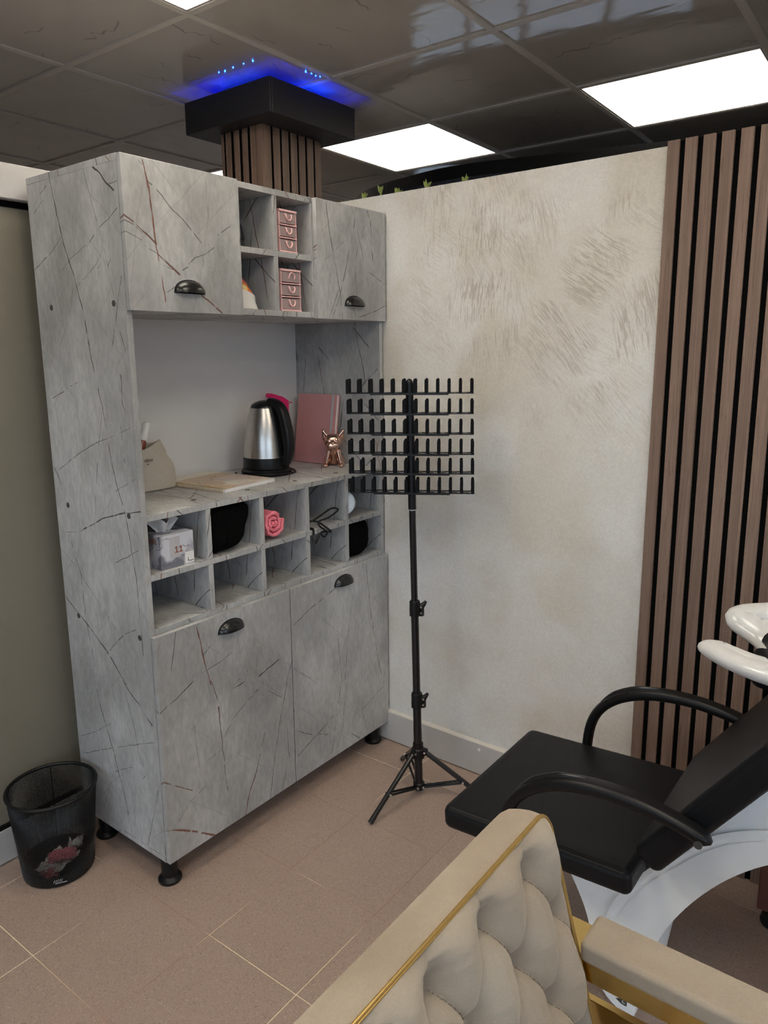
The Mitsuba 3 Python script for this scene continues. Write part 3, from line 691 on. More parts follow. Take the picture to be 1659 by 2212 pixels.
# pink notebook leaning on the right inner panel
t = thing('hardcover_book', 'pink hardcover notebook with grey elastic strap leaning in the cabinet corner', 'book')
al = math.atan2(1.052 - 1.012, 0.275)
Z_ = np.array([math.sin(al), 0, math.cos(al)]); Y_ = np.array([0.05, -1.0, 0]); Y_ /= np.linalg.norm(Y_); X_ = np.cross(Y_, Z_)
o = np.array([1.012, 0.412, ZW + 0.002])
wB, hB = 0.200, 0.280
if X_[0] < 0: X_ = -X_
Mx = lambda me: axes(me, Y_, Z_, X_ if np.dot(np.cross(Y_, Z_), X_) > 0 else X_, o)
add(t + '__cover', Mx(cat(box(0, wB, 0, hB, 0, .0025, .0008), box(0, wB, 0, hB, .0165, .019, .0008), box(-.001, .003, 0, hB, 0, .019, .0008))), M('pink_book'))
add(t + '__pages', Mx(box(.003, wB - .004, .003, hB - .003, .0025, .0165)), M('paper'))
add(t + '__strap', Mx(box(wB - .024, wB - .014, -.0008, hB + .0008, -.001, .0199)), M('strap'))
partlabel(t + '__strap', 'light grey elastic strap')

# spiral notebook lying flat
t = thing('spiral_notebook', 'closed spiral notebook with beige abstract cover lying on the counter', 'notebook')
A_, B_, D_ = np.array([.372, .104]), np.array([.621, .126]), np.array([.400, .425])
ux = (B_ - A_) / np.linalg.norm(B_ - A_)
uy = np.array([-ux[1], ux[0]])
wN, hN = np.linalg.norm(B_ - A_), 0.325
No = np.array([A_[0], A_[1], ZW])
MN = lambda me: axes(me, (ux[0], ux[1], 0), (uy[0], uy[1], 0), (0, 0, 1), No)
add(t + '__cover', MN(box(0.004, wN, 0, hN, .0115, .0128, .0004)), M('cover'))
add(t + '__back_cover', MN(box(0.004, wN, 0, hN, .0005, .0018, .0004)), M('paper'))
add(t + '__pages', MN(box(.005, wN - .002, .001, hN - .001, .0018, .0115)), M('paper'))
rings = []
for k in range(42):
    q = np.linspace(-2.6, 2.6, 12)
    rings.append(MN(tube(np.c_[.004 + .0075 * np.cos(q + np.pi), np.full(12, .008 + k * .0074), .0072 + .0072 * np.sin(q + np.pi)], .0009, 5)))
add(t + '__spiral_binding', cat(*rings), M('gold'), smooth=True)
partlabel(t + '__spiral_binding', 'brass wire binding', 'stuff')

# linen pouch with a bottle in it
t = thing('linen_pouch', 'beige linen pouch standing on the left end of the counter', 'pouch')
nu, nv = 72, 30
P = []
for j in range(nv + 1):
    v = j / nv
    zz = 0.002 + 0.158 * v
    wx = 0.118 * (1 + 0.10 * math.sin(math.pi * min(1, v * 1.5))) * (1 - 0.26 * v ** 2.2)
    dy = 0.055 * (1 - 0.62 * v ** 1.3) + .004
    row = []
    for i in range(nu):
        q = 2 * math.pi * i / nu
        cx_, sy_ = math.cos(q), math.sin(q)
        ex = 0.55 + 0.3 * v
        x = math.copysign(abs(cx_) ** ex, cx_) * wx
        y = math.copysign(abs(sy_) ** ex, sy_) * dy
        nn = float(meshkit.fbm(np.array([x * 18, y * 18 + 4, zz * 18]), 3, 3)) - .5
        s_ = 1 + 0.13 * nn * (0.4 + 1.2 * (1 - abs(2 * v - 1)))
        dip = -0.02 * v ** 6 * (1 - abs(cx_)) - 0.004 * math.sin(3 * q) * v ** 4
        row.append((0.245 + x * s_, 0.375 + y * s_, ZW + zz + dip))
    P.append(row + row[:1])
P = np.array(P)
bottom = P[:1] * 0 + np.array([0.245, .375, ZW + .002])
P2 = (P - np.array([.245, .375, 0])) * np.array([.96, .90, 1]) + np.array([.245, .375, 0])
add(t + '__cloth', cat(grid_surface(np.concatenate([bottom, P])), grid_surface(np.concatenate([P[-1:], P2[::-1][:12]]))), M('linen'), smooth=True)
tx = cat(meshkit.text_mesh('sline', 0.0115, 0.0012))
tx2 = meshkit.text_mesh('., wy', 0.0045, 0.0012)
tx2.apply_translation([0.004, -0.010, 0])
add(t + '__lettering', axes(cat(tx, tx2), (1, .02, 0), (0, .30, .954), (0, -1, .3), (0.2275, 0.3185, 1.266)), M('print_dark'))
partlabel(t + '__lettering', 'dark printed lettering')
t = thing('small_bottle', 'small bottle with white cap sticking out of the linen pouch', 'bottle')
bb = lathe([(0, 0), (.014, 0), (.014, .070), (.010, .078), (0, .078)], 24)
bc = lathe([(0, .074), (.012, .074), (.0145, .078), (.0150, .100), (.0135, .102), (.0135, .134), (.012, .137), (0, .137)], 24)
ax_ = np.array([.42, .10, .90]); ax_ /= np.linalg.norm(ax_)
xx = np.cross([0, 1, 0], ax_); xx /= np.linalg.norm(xx); yy = np.cross(ax_, xx)
ob = np.array([.236, .370, 1.262])
add(t + '__body', axes(bb, xx, yy, ax_, ob), M('amber'), smooth=40)
add(t + '__cap', axes(bc, xx, yy, ax_, ob), M('white_cap'), smooth=40)
partlabel(t + '__cap', 'white cap')

# copper bulldog figurine, sitting and looking at the viewer
t = thing('dog_figurine', 'shiny copper french bulldog figurine sitting before the pink notebook', 'figurine')
def dogpt(f, s, z):       # f forward, s to its left, z up
    fd = np.array([-.80, -.60]); sd_ = np.array([.60, -.80])
    q = np.array([1.008, .190]) + (fd * f + sd_ * s) * 1.12
    return (q[0], q[1], ZW + z * 1.07)
def S(f, s, z, r):
    return (*dogpt(f, s, z), r * 1.1)
bones = [[S(-.020, 0, .024, .022), S(-.008, 0, .045, .021), S(.008, 0, .068, .018)],
         [S(.008, 0, .068, .018), S(.014, 0, .090, .022)], [S(.012, .008, .095, .0255), S(.012, -.008, .095, .0255)], [S(.014, 0, .088, .020), S(.036, .004, .082, .0135)], [S(.036, -.009, .081, .0130), S(.036, .009, .081, .0130)], [S(.032, 0, .090, .012), S(.040, 0, .0905, .0075)],
         [S(.020, -.012, .080, .010), S(.030, -.009, .074, .009)], [S(.020, .012, .080, .010), S(.030, .009, .074, .009)]]
for s in (-1, 1):
    bones += [[S(.008, s * .017, .056, .0100), S(.016, s * .023, .030, .0074), S(.021, s * .0265, .009, .0072), S(.034, s * .029, .0065, .0068)], [S(.021, s * .0265, .0075, .0065), S(.033, s * .0235, .006, .0058)],
              [S(-.022, s * .022, .022, .016), S(-.004, s * .028, .014, .011), S(.010, s * .030, .006, .006)]]
add(t + '__body', hull_body(bones, .0028, 8), M('copper'), smooth=True)
for s in (-1, 1):
    ear = hull_body([[S(.010, s * .013, .104, .0055), S(.006, s * .034, .131, .0070)], [S(.004, s * .031, .098, .0055), S(.006, s * .034, .131, .0070)], [S(.010, s * .011, .104, .0060), S(.004, s * .029, .098, .0060)], [S(.006, s * .02, .102, .005), S(.005, s * .029, .124, .0045)]], .002, 4)
    add(t + '__ear', ear, M('copper'), smooth=True)
    e = trimesh.creation.icosphere(subdivisions=2, radius=.0042); e.apply_translation(dogpt(.0345, s * .0155, .100))
    add(t + '__eye', e, M('copper'), smooth=True)
n_ = trimesh.creation.icosphere(subdivisions=2, radius=.0045); n_.apply_translation(dogpt(.0475, 0, .0905))
add(t + '__nose', n_, M('copper'), smooth=True)

# ------------------------------------------------------------------ things in the lower cubbies
t = thing('tissue_box', 'marble-print cardboard tissue box in the top left cubby', 'tissue box')
bx = (.066, .184, .033, .145)
add(t + '__carton', box(*bx, .992, 1.092, .0012), M('tissuebox'))
add(t + '__label_patch', box(.098, .134, .0322, .033, 1.022, 1.084), M('strap'))
tm = axes(meshkit.text_mesh('11', .018, .0006, True), (1, 0, 0), (0, 0, 1), (0, -1, 0), (.112, .0322, 1.036))
add(t + '__lettering', tm, M('print_brown'))
add(t + '__label_patch', box(.150, .182, .0322, .033, .996, 1.030), M('paper'))
add(t + '__lettering', axes(cat(meshkit.text_mesh('L__', .010, .0006, True)), (1, 0, 0), (0, 0, 1), (0, -1, 0), (.158, .0322, 1.002)), M('print_dark'))
for z in (1.080, 1.074, 1.068):
    add(t + '__stripe', box(.0655, .066, .05, .138, z, z + .003), M('print_brown'))
P = []
for i in range(31):
    q = i / 30
    row = []
    for j in range(13):
        v = j / 12
        w = .018 + .032 * v
        x = .122 + (q - .5) * 2 * w * (1 + .1 * math.sin(5 * q))
        y = .088 + .020 * math.sin(q * 8.5 + 1.0) * (0.3 + v) + .010 * math.sin(q * 17) * v
        z = 1.088 + (.030 + .018 * abs(math.sin(q * 5.2 + .6))) * v
        row.append((x, y, z))
    P.append(row)
P = np.array(P)
add(t + '__tissue', grid_surface(P), M('paper'), smooth=True)
partlabel(t + '__tissue', 'white tissue pulled up from the slot')

def soft_bag(x0, x1, y0, y1, z0, z1, seed, droop):
    m = rbox(x0, x1, y0, y1, z0, z1, min(x1 - x0, z1 - z0) * .3, 3)
    man = m3.Manifold(m3.Mesh(np.asarray(m.vertices, np.float32), np.asarray(m.faces, np.uint32))).refine_to_length(.008).to_mesh()
    v = np.array(man.vert_properties[:, :3], float)
    ctr = np.array([(x0 + x1) / 2, (y0 + y1) / 2, (z0 + z1) / 2])
    k = meshkit.fbm(v * 16, 3, seed) - .5
    v = ctr + (v - ctr) * (1 + .12 * k)[:, None]
    v[:, 0] -= droop * np.clip((z1 - v[:, 2]) / (z1 - z0), 0, 1) ** 2 * (v[:, 0] > ctr[0])
    v = np.clip(v, [x0, y0, z0], [x1, y1, z1])
    return trimesh.Trimesh(v, man.tri_verts, process=False)
t = thing('black_bag', 'soft black bag filling the second cubby of the top row', 'bag')
add(t + '__body', soft_bag(.2425, .428, .024, .38, .9925, 1.1465, 3, .05), M('black_matte'), smooth=True)
t = thing('black_bag', 'round black bag in the far right cubby of the lower row', 'bag')
add(t + '__body', soft_bag(.8905, 1.044, .024, .36, .8305, .970, 5, .02), M('black_matte'), smooth=True)

# rolled towel
t = thing('rolled_towel', 'rolled pink towel standing in the third cubby of the top row', 'towel')
tw = []
N = 150
for j in range(17):
    y = .026 + .20 * j / 16
    row = []
    for i in range(N):
        q = i / (N - 1) * 2 * math.pi * 2.7
        r = .006 + .0152 * q / (2 * math.pi)
        x, z = r * math.cos(q + 2.0), r * math.sin(q + 2.0)
        z *= 1.12
        row.append((.512 + x + .002 * math.sin(9 * q), y + .003 * math.sin(q * 3) * (j == 0), 1.0515 + z))
    tw.append(row)
tw = np.array(tw)
ctr = np.array([.512, 0, 1.0515])
tin = (tw - ctr) * np.array([1, 1, 1])
nrm = np.stack([tw[:, :, 0] - .512, tw[:, :, 1] * 0, tw[:, :, 2] - 1.0515], -1)
nrm /= np.linalg.norm(nrm, axis=-1, keepdims=True) + 1e-9
tin = tw - nrm * .011
front = grid_surface(np.stack([tw[0], tw[0] + [0, -.003, 0] - nrm[0] * .0055, tin[0]]))
endc = grid_surface(np.stack([tw[:, -1], tw[:, -1] - nrm[:, -1] * .0055, tin[:, -1]]))
tow = cat(grid_surface(tw), grid_surface(tin), front, endc)
tow.vertices[:, 2] = np.maximum(tow.vertices[:, 2], .9925)
tow.vertices[:, 0] = np.maximum(tow.vertices[:, 0], .4625)
kk = meshkit.fbm(tow.vertices * 70, 3, 4) - .5
tow.vertices += np.c_[kk * .004, -np.abs(kk) * .004, kk * .004]
tow.vertices[:, 2] = np.maximum(tow.vertices[:, 2], .9925)
add(t + '__cloth', tow, M('towel'), smooth=True)
t = thing('black_cable', 'bunched black cable hanging over the edge of the fourth cubby', 'cable')
cp = spline([(.69, .20, 1.0), (.685, .10, 1.004), (.690, .035, 1.018), (.72, .022, 1.030), (.765, .018, 1.046), (.808, .014, 1.052), (.824, .013, 1.044), (.800, .012, 1.032), (.750, .011, 1.022), (.712, .010, 1.012), (.716, .008, 1.004),
             (.735, .004, .988), (.752, .006, .966), (.745, .010, .958), (.722, .010, .975), (.702, .008, .952), (.694, .008, .944), (.700, .008, .955), (.732, .009, .978), (.765, .008, .972), (.778, .008, .970), (.760, .008, .985), (.735, .010, 1.004), (.715, .022, 1.018), (.695, .06, 1.012), (.690, .18, .998)], 170)
cp[:, 1] = np.where(cp[:, 2] < .9965, np.minimum(cp[:, 1], .0125), cp[:, 1])
add(t + '__wire', tube(cp, .0034, 8), M('black'), smooth=True)
t = thing('hand_mirror', 'round white-rimmed hand mirror in the fifth cubby of the top row', 'mirror')
dn = np.array([-.72, -.66, .2]); dn /= np.linalg.norm(dn)
dx_ = np.cross([0, 0, 1], dn); dx_ /= np.linalg.norm(dx_); dy_ = np.cross(dn, dx_)
do = np.array([.925, .078, 1.0445])
add(t + '__rim', axes(lathe([(.043, -.006), (.048, -.006), (.051, 0), (.048, .006), (.043, .006)], 48), dx_, dy_, dn, do), M('chrome'), smooth=40)
add(t + '__glass', axes(lathe([(0, -.004), (.0435, -.004), (.0435, .003), (0, .003)], 48), dx_, dy_, dn, do), M('steel'), smooth=40)

# ------------------------------------------------------------------ things in the upper niche
def organizer(x0, z0, w, d, hs, text, up):
    t = thing('drawer_organizer', text, 'organizer', None)
    y0 = .030
    z = z0
    fr = [box(x0, x0 + .003, y0, y0 + d, z0, z0 + sum(hs)), box(x0 + w - .003, x0 + w, y0, y0 + d, z0, z0 + sum(hs)), box(x0 + .003, x0 + w - .003, y0 + d - .003, y0 + d, z0, z0 + sum(hs))]
    zs = [z0]
    for h in hs:
        zs.append(zs[-1] + h)
    fr += [box(x0 - .001, x0 + w + .001, y0 - .003, y0 + d, q - (.0035 if k == 3 else 0), q + (.006 if k == 0 else .0035), .001) for k, q in enumerate(zs[:-1] + [zs[-1] - .003])]
    add(t + '__frame', cat(*fr), M('pink_plastic'))
    for k, h in enumerate(hs):
        za, zb_ = zs[k] + .007, zs[k + 1] - (.008 if k == 2 else .003)
        dr_ = add(t + '__drawer', cat(box(x0 + .004, x0 + w - .004, y0 + .0005, y0 + .003, za, zb_, .0006), box(x0 + .004, x0 + w - .004, y0 + .003, y0 + d - .006, za, za + .002)), M('pinkfilm'))
        cxm, zc = x0 + w * .52, (za + zb_) / 2 + .003
        sgn = 1 if (up and k == 2) else -1
        hp_ = spline([(cxm + ux_, y0 + uy_, zc + sgn * uz_) for ux_, uy_, uz_ in ((-.0125, .001, -.0080), (-.0125, -.0035, -.0060), (-.0118, -.0045, .000), (-.0075, -.0050, .0075), (0, -.0050, .0105), (.0075, -.0050, .0075), (.0118, -.0045, .000), (.0125, -.0035, -.0060), (.0125, .001, -.0080))], 32)
        add(dr_ + '__handle', tube(hp_, .0024, 8), M('pink_plastic'), smooth=True)
organizer(.586, 1.928, .079, .10, (.044, .040, .048), 'pink mini drawer organizer in the upper right niche compartment', False)
organizer(.586, 1.744, .091, .10, (.044, .042, .047), 'pink mini drawer organizer in the lower right niche compartment', True)
t = thing('food_bag', 'white snack bag with colourful printed top in the lower left niche compartment', 'bag')
nu, nv = 48, 24
P = []
for j in range(nv + 1):
    v = j / nv
    row = []
    for i in range(nu + 1):
        q = 2 * math.pi * i / nu
        wx = .062 * (1 - .45 * v ** 2.2)
        wy = .040 * (1 - .93 * v ** 1.7) + .0012
        ex = .6
        x = math.copysign(abs(math.cos(q)) ** ex, math.cos(q)) * wx
        y = math.copysign(abs(math.sin(q)) ** ex, math.sin(q)) * wy
        nn = float(meshkit.fbm(np.array([x * 30, y * 30, v * 4]), 3, 8)) - .5
        row.append((.452 + x * (1 + .25 * nn) - .012 * v, .085 + y * (1 + .35 * nn), 1.7445 + .106 * v * (1 - .12 * math.cos(q))))
    P.append(row)
P = np.array(P)
bt = P[:1] * 0 + np.array([.452, .085, 1.7445])
fb = grid_surface(np.concatenate([bt, P, P[-1:] * 0 + P[-1].mean(0)]))
fb.vertices[:, 0] = np.maximum(fb.vertices[:, 0], .4105)
add(t + '__film', fb, M('food'), smooth=True)
t = thing('glass_carafe', 'dark glass carafe with handle in the upper left niche compartment', 'carafe')
gx, gy = .490, .150
add(t + '__body', lathe([(0, .0), (.038, .0), (.042, .006), (.042, .022), (.036, .040), (.022, .058), (.015, .074), (.016, .095), (.013, .095), (.012, .074), (.019, .058), (.033, .040), (.039, .022), (.038, .008), (0, .006)], 40, gx, gy, 1.928), M('darkglass'), smooth=40)
add(t + '__handle', tube(spline([(gx - .012, gy, 2.018), (gx - .004, gy - .02, 2.032), (gx + .014, gy - .03, 2.010), (gx + .022, gy - .03, 1.985), (gx + .03, gy - .025, 1.966)], 24), .0035, 8), M('darkglass'), smooth=True)

# ================================================================== holder stand with six rows of pegs
t = thing('peg_stand', 'tall black tripod stand with six rows of upright pegs before the plaster wall', 'stand')
b0, b1 = np.array([.870, -.317, .018]), np.array([.850, -.290, 1.520])
at = lambda z: b0 + (b1 - b0) * (z - .018) / 1.502
PA = -1.02
bd = np.array([math.cos(PA), math.sin(PA), 0]); bn = np.array([-math.sin(PA), math.cos(PA), 0])
add(t + '__lower_tube', rod(at(.018), at(.36), .0150, 20), M('tube_black'), smooth=40)
add(t + '__middle_tube', rod(at(.36), at(.715), .0135, 20), M('tube_black'), smooth=40)
add(t + '__upper_tube', rod(at(.715), at(1.075), .0115, 20), M('tube_black'), smooth=40)
add(t + '__white_ring', rod(at(1.0745), at(1.0785), .0125, 20), M('white_trim'), smooth=40)
pp = np.array([at(z) for z in (1.0785, 1.30, 1.505, 1.513, 1.519, 1.522)])
add(t + '__top_tube', tube(pp, [.0135, .0132, .0130, .0115, .0075, .001], 20), M('black'), smooth=40)
peg_pts = None
W2 = 0.212
for z in (1.4734, 1.4062, 1.338, 1.2705, 1.2045, 1.1379):
    cc = at(z)
    loc = lambda me: axes(me, bd, bn, (0, 0, 1), (cc[0], cc[1], z))
    from shapely.geometry import box as sbox, Point
    pl = sbox(-W2, -.027, W2, .027).difference(Point(0, 0).buffer(.0150))
    for k in range(11):
        if k != 5:
            pl = pl.difference(sbox(-W2 + .012 + k * .0386 + .006, -.014, -W2 + .012 + k * .0386 + .026, .014))
    r_ = add(t + '__rack', loc(cat(extr(pl, .003), box(-.130, .130, -.029, -.027, -.004, .003))), M('black'))
    for k in range(12):
        u = -W2 + .006 + k * (2 * W2 - .012) / 11
        for v in (-.0245, .0245):
            pg = extr([(-.0052, 0), (.0052, 0), (.0052, .040), (.0045, .0432), (.0025, .0455), (0, .0462), (-.0025, .0455), (-.0045, .0432), (-.0052, .040)], .005)
            pg = axes(pg, (1, 0, 0), (0, 0, 1), (0, -1, 0), (u, v + .0025, .003))
            add(r_ + '__peg', loc(pg), M('peg_black'))
    add(t + '__rack_collar', axes(lathe([(.0135, -.004), (.018, -.004), (.018, .007), (.0135, .007)], 24), (1, 0, 0), (0, 1, 0), (0, 0, 1), cc), M('black'), smooth=35)
fr_ = np.array([.61, -.79, 0])       # to the right as seen from the room
for z, r in ((.723, .0185), (.374, .020)):
    cc = at(z)
    k = add(t + '__clamp', cat(axes(lathe([(.0, -.030), (r, -.030), (r, .022), (r - .003, .026), (0, .026)], 24), (1, 0, 0), (0, 1, 0), (0, 0, 1), cc),
                               rbox(-.008, .008, -.008, .008, -.016, .016, .004).apply_transform(trimesh.transformations.translation_matrix(cc + fr_ * .024 + [0, 0, -.016]))), M('black'), smooth=40)
    lv = [cc + fr_ * .016 + np.array([0, 0, .004]), cc + fr_ * .030 + np.array([0, 0, .008]), cc + fr_ * .040 + np.array([0, 0, .022])]
    add(k + '__lever', tube(np.array(lv), [.010, .009, .005], 10), M('black'), smooth=40)
    vd = np.array([-.79, -.61, 0])
    for dz in (.004, -.018):
        add(k + '__screw', rod(cc + fr_ * .022 + vd * .006 + [0, 0, dz], cc + fr_ * .022 + vd * .0125 + [0, 0, dz], .0038, 12), M('chrome'))
# legs
hub, low = at(.168), at(.030)
add(t + '__hub', cat(axes(lathe([(.014, -.022), (.024, -.022), (.026, -.006), (.024, .012), (.019, .016), (.019, .034), (.014, .034)], 24), (1, 0, 0), (0, 1, 0), (0, 0, 1), hub)), M('black'), smooth=35)
add(t + '__lower_hub', axes(lathe([(.012, -.010), (.021, -.010), (.021, .012), (.016, .016), (.012, .016)], 24), (1, 0, 0), (0, 1, 0), (0, 0, 1), low), M('black'), smooth=35)
feet = [(.612, -.291), (.965, -.560), (1.010, -.140)]
for fx_, fy_ in feet:
    f0 = np.array([fx_, fy_, .0085]); d_ = f0 - hub; d_[2] = 0; d_ /= np.linalg.norm(d_)
    top = hub + d_ * .026 + np.array([0, 0, .002])
    lg = add(t + '__leg', rod(top, f0, .0088, 14), M('tube_black'), smooth=40)
    ft = f0 + (f0 - top) / np.linalg.norm(f0 - top) * .001
    add(lg + '__foot_cap', rod(f0 - (f0 - top) / np.linalg.norm(f0 - top) * .03, ft, .0094, 14), M('tube_black'), smooth=40)
    mid = top + (f0 - top) * .60
    l0 = low + d_ * .020
    side_ = np.cross(d_, [0, 0, 1])
    add(t + '__brace', cat(rod(l0 + side_ * .007, mid + side_ * .0095, .0042, 8), rod(l0 - side_ * .007, mid - side_ * .0095, .0042, 8)), M('black'), smooth=40)
    vd = side_ if np.dot(side_, [-.79, -.61, 0]) > 0 else -side_
    for q_, o_ in ((mid, .012), (l0, .012), (top, .010)):
        add(t + '__rivet', rod(q_ + vd * o_ * .6, q_ + vd * (o_ + .002), .0042, 12), M('chrome'))
    add(t + '__hinge', rbox(-.009, .009, -.009, .009, -.012, .012, .004).apply_transform(trimesh.transformations.translation_matrix(top)), M('black'), smooth=40)

# ================================================================== mesh waste bin with litter
bxc, byc, rb, rt, bh = -.150, .377, .105, .1305, .285
t = thing('waste_bin', 'round black wire-mesh waste bin beside the left side of the cabinet', 'bin')
rad = lambda z: rb + (rt - rb) * z / bh
ws = []
NW = 120
for sgn in (1, -1):
    for k in range(NW):
        a0 = 2 * math.pi * k / NW
        z = np.linspace(.012, bh - .004, 19)
        aa = a0 + sgn * (z - .012) / .115 * 1.0
        r = rad(z)
        ws.append(tube(np.c_[bxc + r * np.cos(aa), byc + r * np.sin(aa), z], .00082, 4))
add(t + '__mesh', cat(*ws), M('black'))
partlabel(t + '__mesh', 'woven black wire mesh', 'stuff')
a = np.linspace(0, 2 * math.pi, 96, endpoint=False)
add(t + '__rim', tube(np.c_[bxc + rt * np.cos(a), byc + rt * np.sin(a), 0 * a + bh], .0055, 12, closed=True), M('black'), smooth=True)
add(t + '__bottom', lathe([(0, .002), (rb - .002, .002), (rb + .001, .006), (rb + .004, .040), (rb + .0028, .040), (rb - .002, .010), (0, .008)], 72, bxc, byc, 0), M('black'), smooth=30)
add(t + '__seam', axes(box(-.006, .006, -.0008, .0008, .035, bh), (math.sin(.6), math.cos(.6), 0), (-math.cos(.6), math.sin(.6), 0), (0, 0, 1), (bxc + (rt - .012) * math.cos(1.1), byc + (rt - .012) * math.sin(1.1), 0)), M('black'))
ca = math.atan2(-1.45 - .377 + .55, -.62)
ca = math.atan2(-.80, -.60)
lx = np.array([-math.sin(ca), math.cos(ca), 0]) * -1
if lx @ np.array([.61, -.79, 0]) < 0: lx = -lx
lz = np.array([0, 0, 1.0])
lo = np.array([bxc + (rb + .0045) * math.cos(ca), byc + (rb + .0045) * math.sin(ca), .018])
ms = []
for k in range(5):
    ms.append(rod(lo + lx * (.000 + k * .0055) + lz * (.004 + .0005 * k), lo + lx * (.003 + k * .0055) + lz * (.013 + .0005 * k), .0011, 6))
ms.append(rod(lo + lx * .004 + lz * .001, lo + lx * .038 + lz * .004, .0010, 6))
add(t + '__tag', cat(*ms), M('white_trim'))
partlabel(t + '__tag', 'small white printed mark')

def crumple(cx, cy, cz, sx_, sy_, rotz_, seed, amp, n=26):
    P = []
    for i in range(n):
        row = []
        for j in range(n):
            u, v = i / (n - 1) - .5, j / (n - 1) - .5
            q = np.array([u * 5, v * 5, seed * 1.7])
            h_ = amp * (meshkit.fbm(q, 3, seed) - .3 + .5 * abs(meshkit.fbm(q * .9 + 7, 2, seed + 5) - .5))
            x, y = u * sx_ + .15 * sx_ * (meshkit.fbm(q + 3, 2, seed) - .5), v * sy_ + .15 * sy_ * (meshkit.fbm(q + 11, 2, seed) - .5)
            row.append((cx + x * math.cos(rotz_) - y * math.sin(rotz_), cy + x * math.sin(rotz_) + y * math.cos(rotz_), max(cz + h_, .0095)))
        P.append(row)
    return grid_surface(np.array(P))
lit_ = [('white crumpled tissue spread on the bottom of the waste bin', 'tissue', 'paper', (-.158, .372, .012, .115, .085, .3, 2, .050)),
        ('pink folded napkin lying half on the white tissue in the waste bin', 'napkin', 'pink_paper', (-.140, .372, .034, .085, .060, -.5, 5, .022)),
        ('small white tissue ball at the rear right of the waste bin', 'tissue', 'paper', (-.078, .400, .012, .036, .044, .9, 8, .085)),
        ('pink crumpled scrap low at the front left of the waste bin', 'paper scrap', 'pink_paper', (-.205, .335, .012, .030, .050, .4, 11, .055))]
for text, ct, mt, ar in lit_:
    t = thing('crumpled_' + ('tissue' if mt == 'paper' else 'napkin'), text, ct)
    add(t + '__sheet', crumple(*ar), M(mt), smooth=True)

# ================================================================== black shampoo chair with basin
t = thing('shampoo_chair', 'black leather backwash chair with white basin and white curved base', 'chair')
sx0, sx1 = .287, .798
seat = rbox(0, sx1 - sx0, -.245, .245, -.062, 0, .020, 3)
R_ = trimesh.transformations.rotation_matrix(-math.atan2(.028, .485), [1, 0, 0])
seat.apply_transform(R_); seat.apply_translation([sx0, -1.035, .464])
k = add(t + '__seat', seat, M('leather'), smooth=40)
def piped(pts, M4, r=.0016):
    p = np.array(pts, float)
    p = np.c_[p, np.ones(len(p))] @ M4.T
    return tube(p[:, :3], r, 6, closed=True)
def rr_loop(x0, x1, y0, y1, z, r, n=8):
    q = []
    for cx_, cy_, a0 in ((x1 - r, y1 - r, 0), (x0 + r, y1 - r, 90), (x0 + r, y0 + r, 180), (x1 - r, y0 + r, 270)):
        for j in range(n + 1):
            a_ = math.radians(a0 + 90 * j / n)
            q.append((cx_ + r * math.cos(a_), cy_ + r * math.sin(a_), z))
    return q
Ms = trimesh.transformations.translation_matrix([sx0, -1.035, .464]) @ R_
add(k + '__seam', cat(piped(rr_loop(.004, sx1 - sx0 - .004, -.241, .241, -.0085, .018), Ms), piped(rr_loop(.0085, sx1 - sx0 - .0085, -.2365, .2365, -.0042, .016), Ms, .0010)), M('leather'), smooth=True)
# backrest
d_ = np.array([0, -.58, .8146]); nb = np.array([0, -.8146, -.58])
Mb = np.eye(4); Mb[:3, 0] = (1, 0, 0); Mb[:3, 1] = nb; Mb[:3, 2] = d_; Mb[:3, 3] = (.304, -1.272, .523)
bk = rbox(0, .482, 0, .068, 0, .43, .021, 3)
if np.linalg.det(Mb[:3, :3]) < 0: bk.invert()
bk.apply_transform(Mb)
bk.fix_normals()
k = add(t + '__backrest', bk, M('leather'), smooth=40)
lp = [(x, .0095, y) for x, y, z in rr_loop(.004, .478, .004, .426, 0, .018)]
add(k + '__seam', piped(lp, Mb), M('leather'), smooth=True)
# armrests
asec = []
for j in range(24):
    q = 2 * math.pi * j / 24
    asec.append((math.copysign(abs(math.cos(q)) ** .75, math.cos(q)) * 1.25, math.copysign(abs(math.sin(q)) ** .75, math.sin(q)) * .85))
asec = np.array(asec)
for xa, dz in ((.280, 0.004), (.806, .012)):
    ap = spline([(xa, -.972, .425 + dz), (xa, -.976, .47 + dz), (xa, -.988, .525 + dz), (xa, -1.02, .578 + dz), (xa, -1.075, .622 + dz), (xa, -1.145, .650 + dz), (xa, -1.205, .660 + dz), (xa, -1.295, .660 + dz), (xa, -1.37, .648 + dz), (xa, -1.440, .628 + dz)], 60)
    rad_ = np.interp(np.linspace(0, 1, 60), [0, .2, .5, .96, .985, 1], [.015, .0165, .019, .0165, .0125, .004])
    k = add(t + '__armrest', tube(ap, rad_, section=asec), M('black'), smooth=50)
    gp = ap[14:34] + np.array([0, 0, .0125]) + np.array([0, .002, .003])
    add(k + '__ridge', tube(gp, np.interp(np.linspace(0, 1, 20), [0, .3, .7, 1], [.003, .0085, .0085, .002]), 12), M('gloss_black'), smooth=True)
    sgn = -1 if xa < .5 else 1
    add(k + '__bolt', cat(rod((xa + sgn * .012, -1.418, .626 + dz), (xa + sgn * .0215, -1.418, .626 + dz), .0085, 18)), M('dark_grey'), smooth=40)
    add(k + '__bracket', rod((xa, -.972, .425 + dz), (xa - sgn * .06, -.972, .430), .012, 10), M('black'), smooth=40)
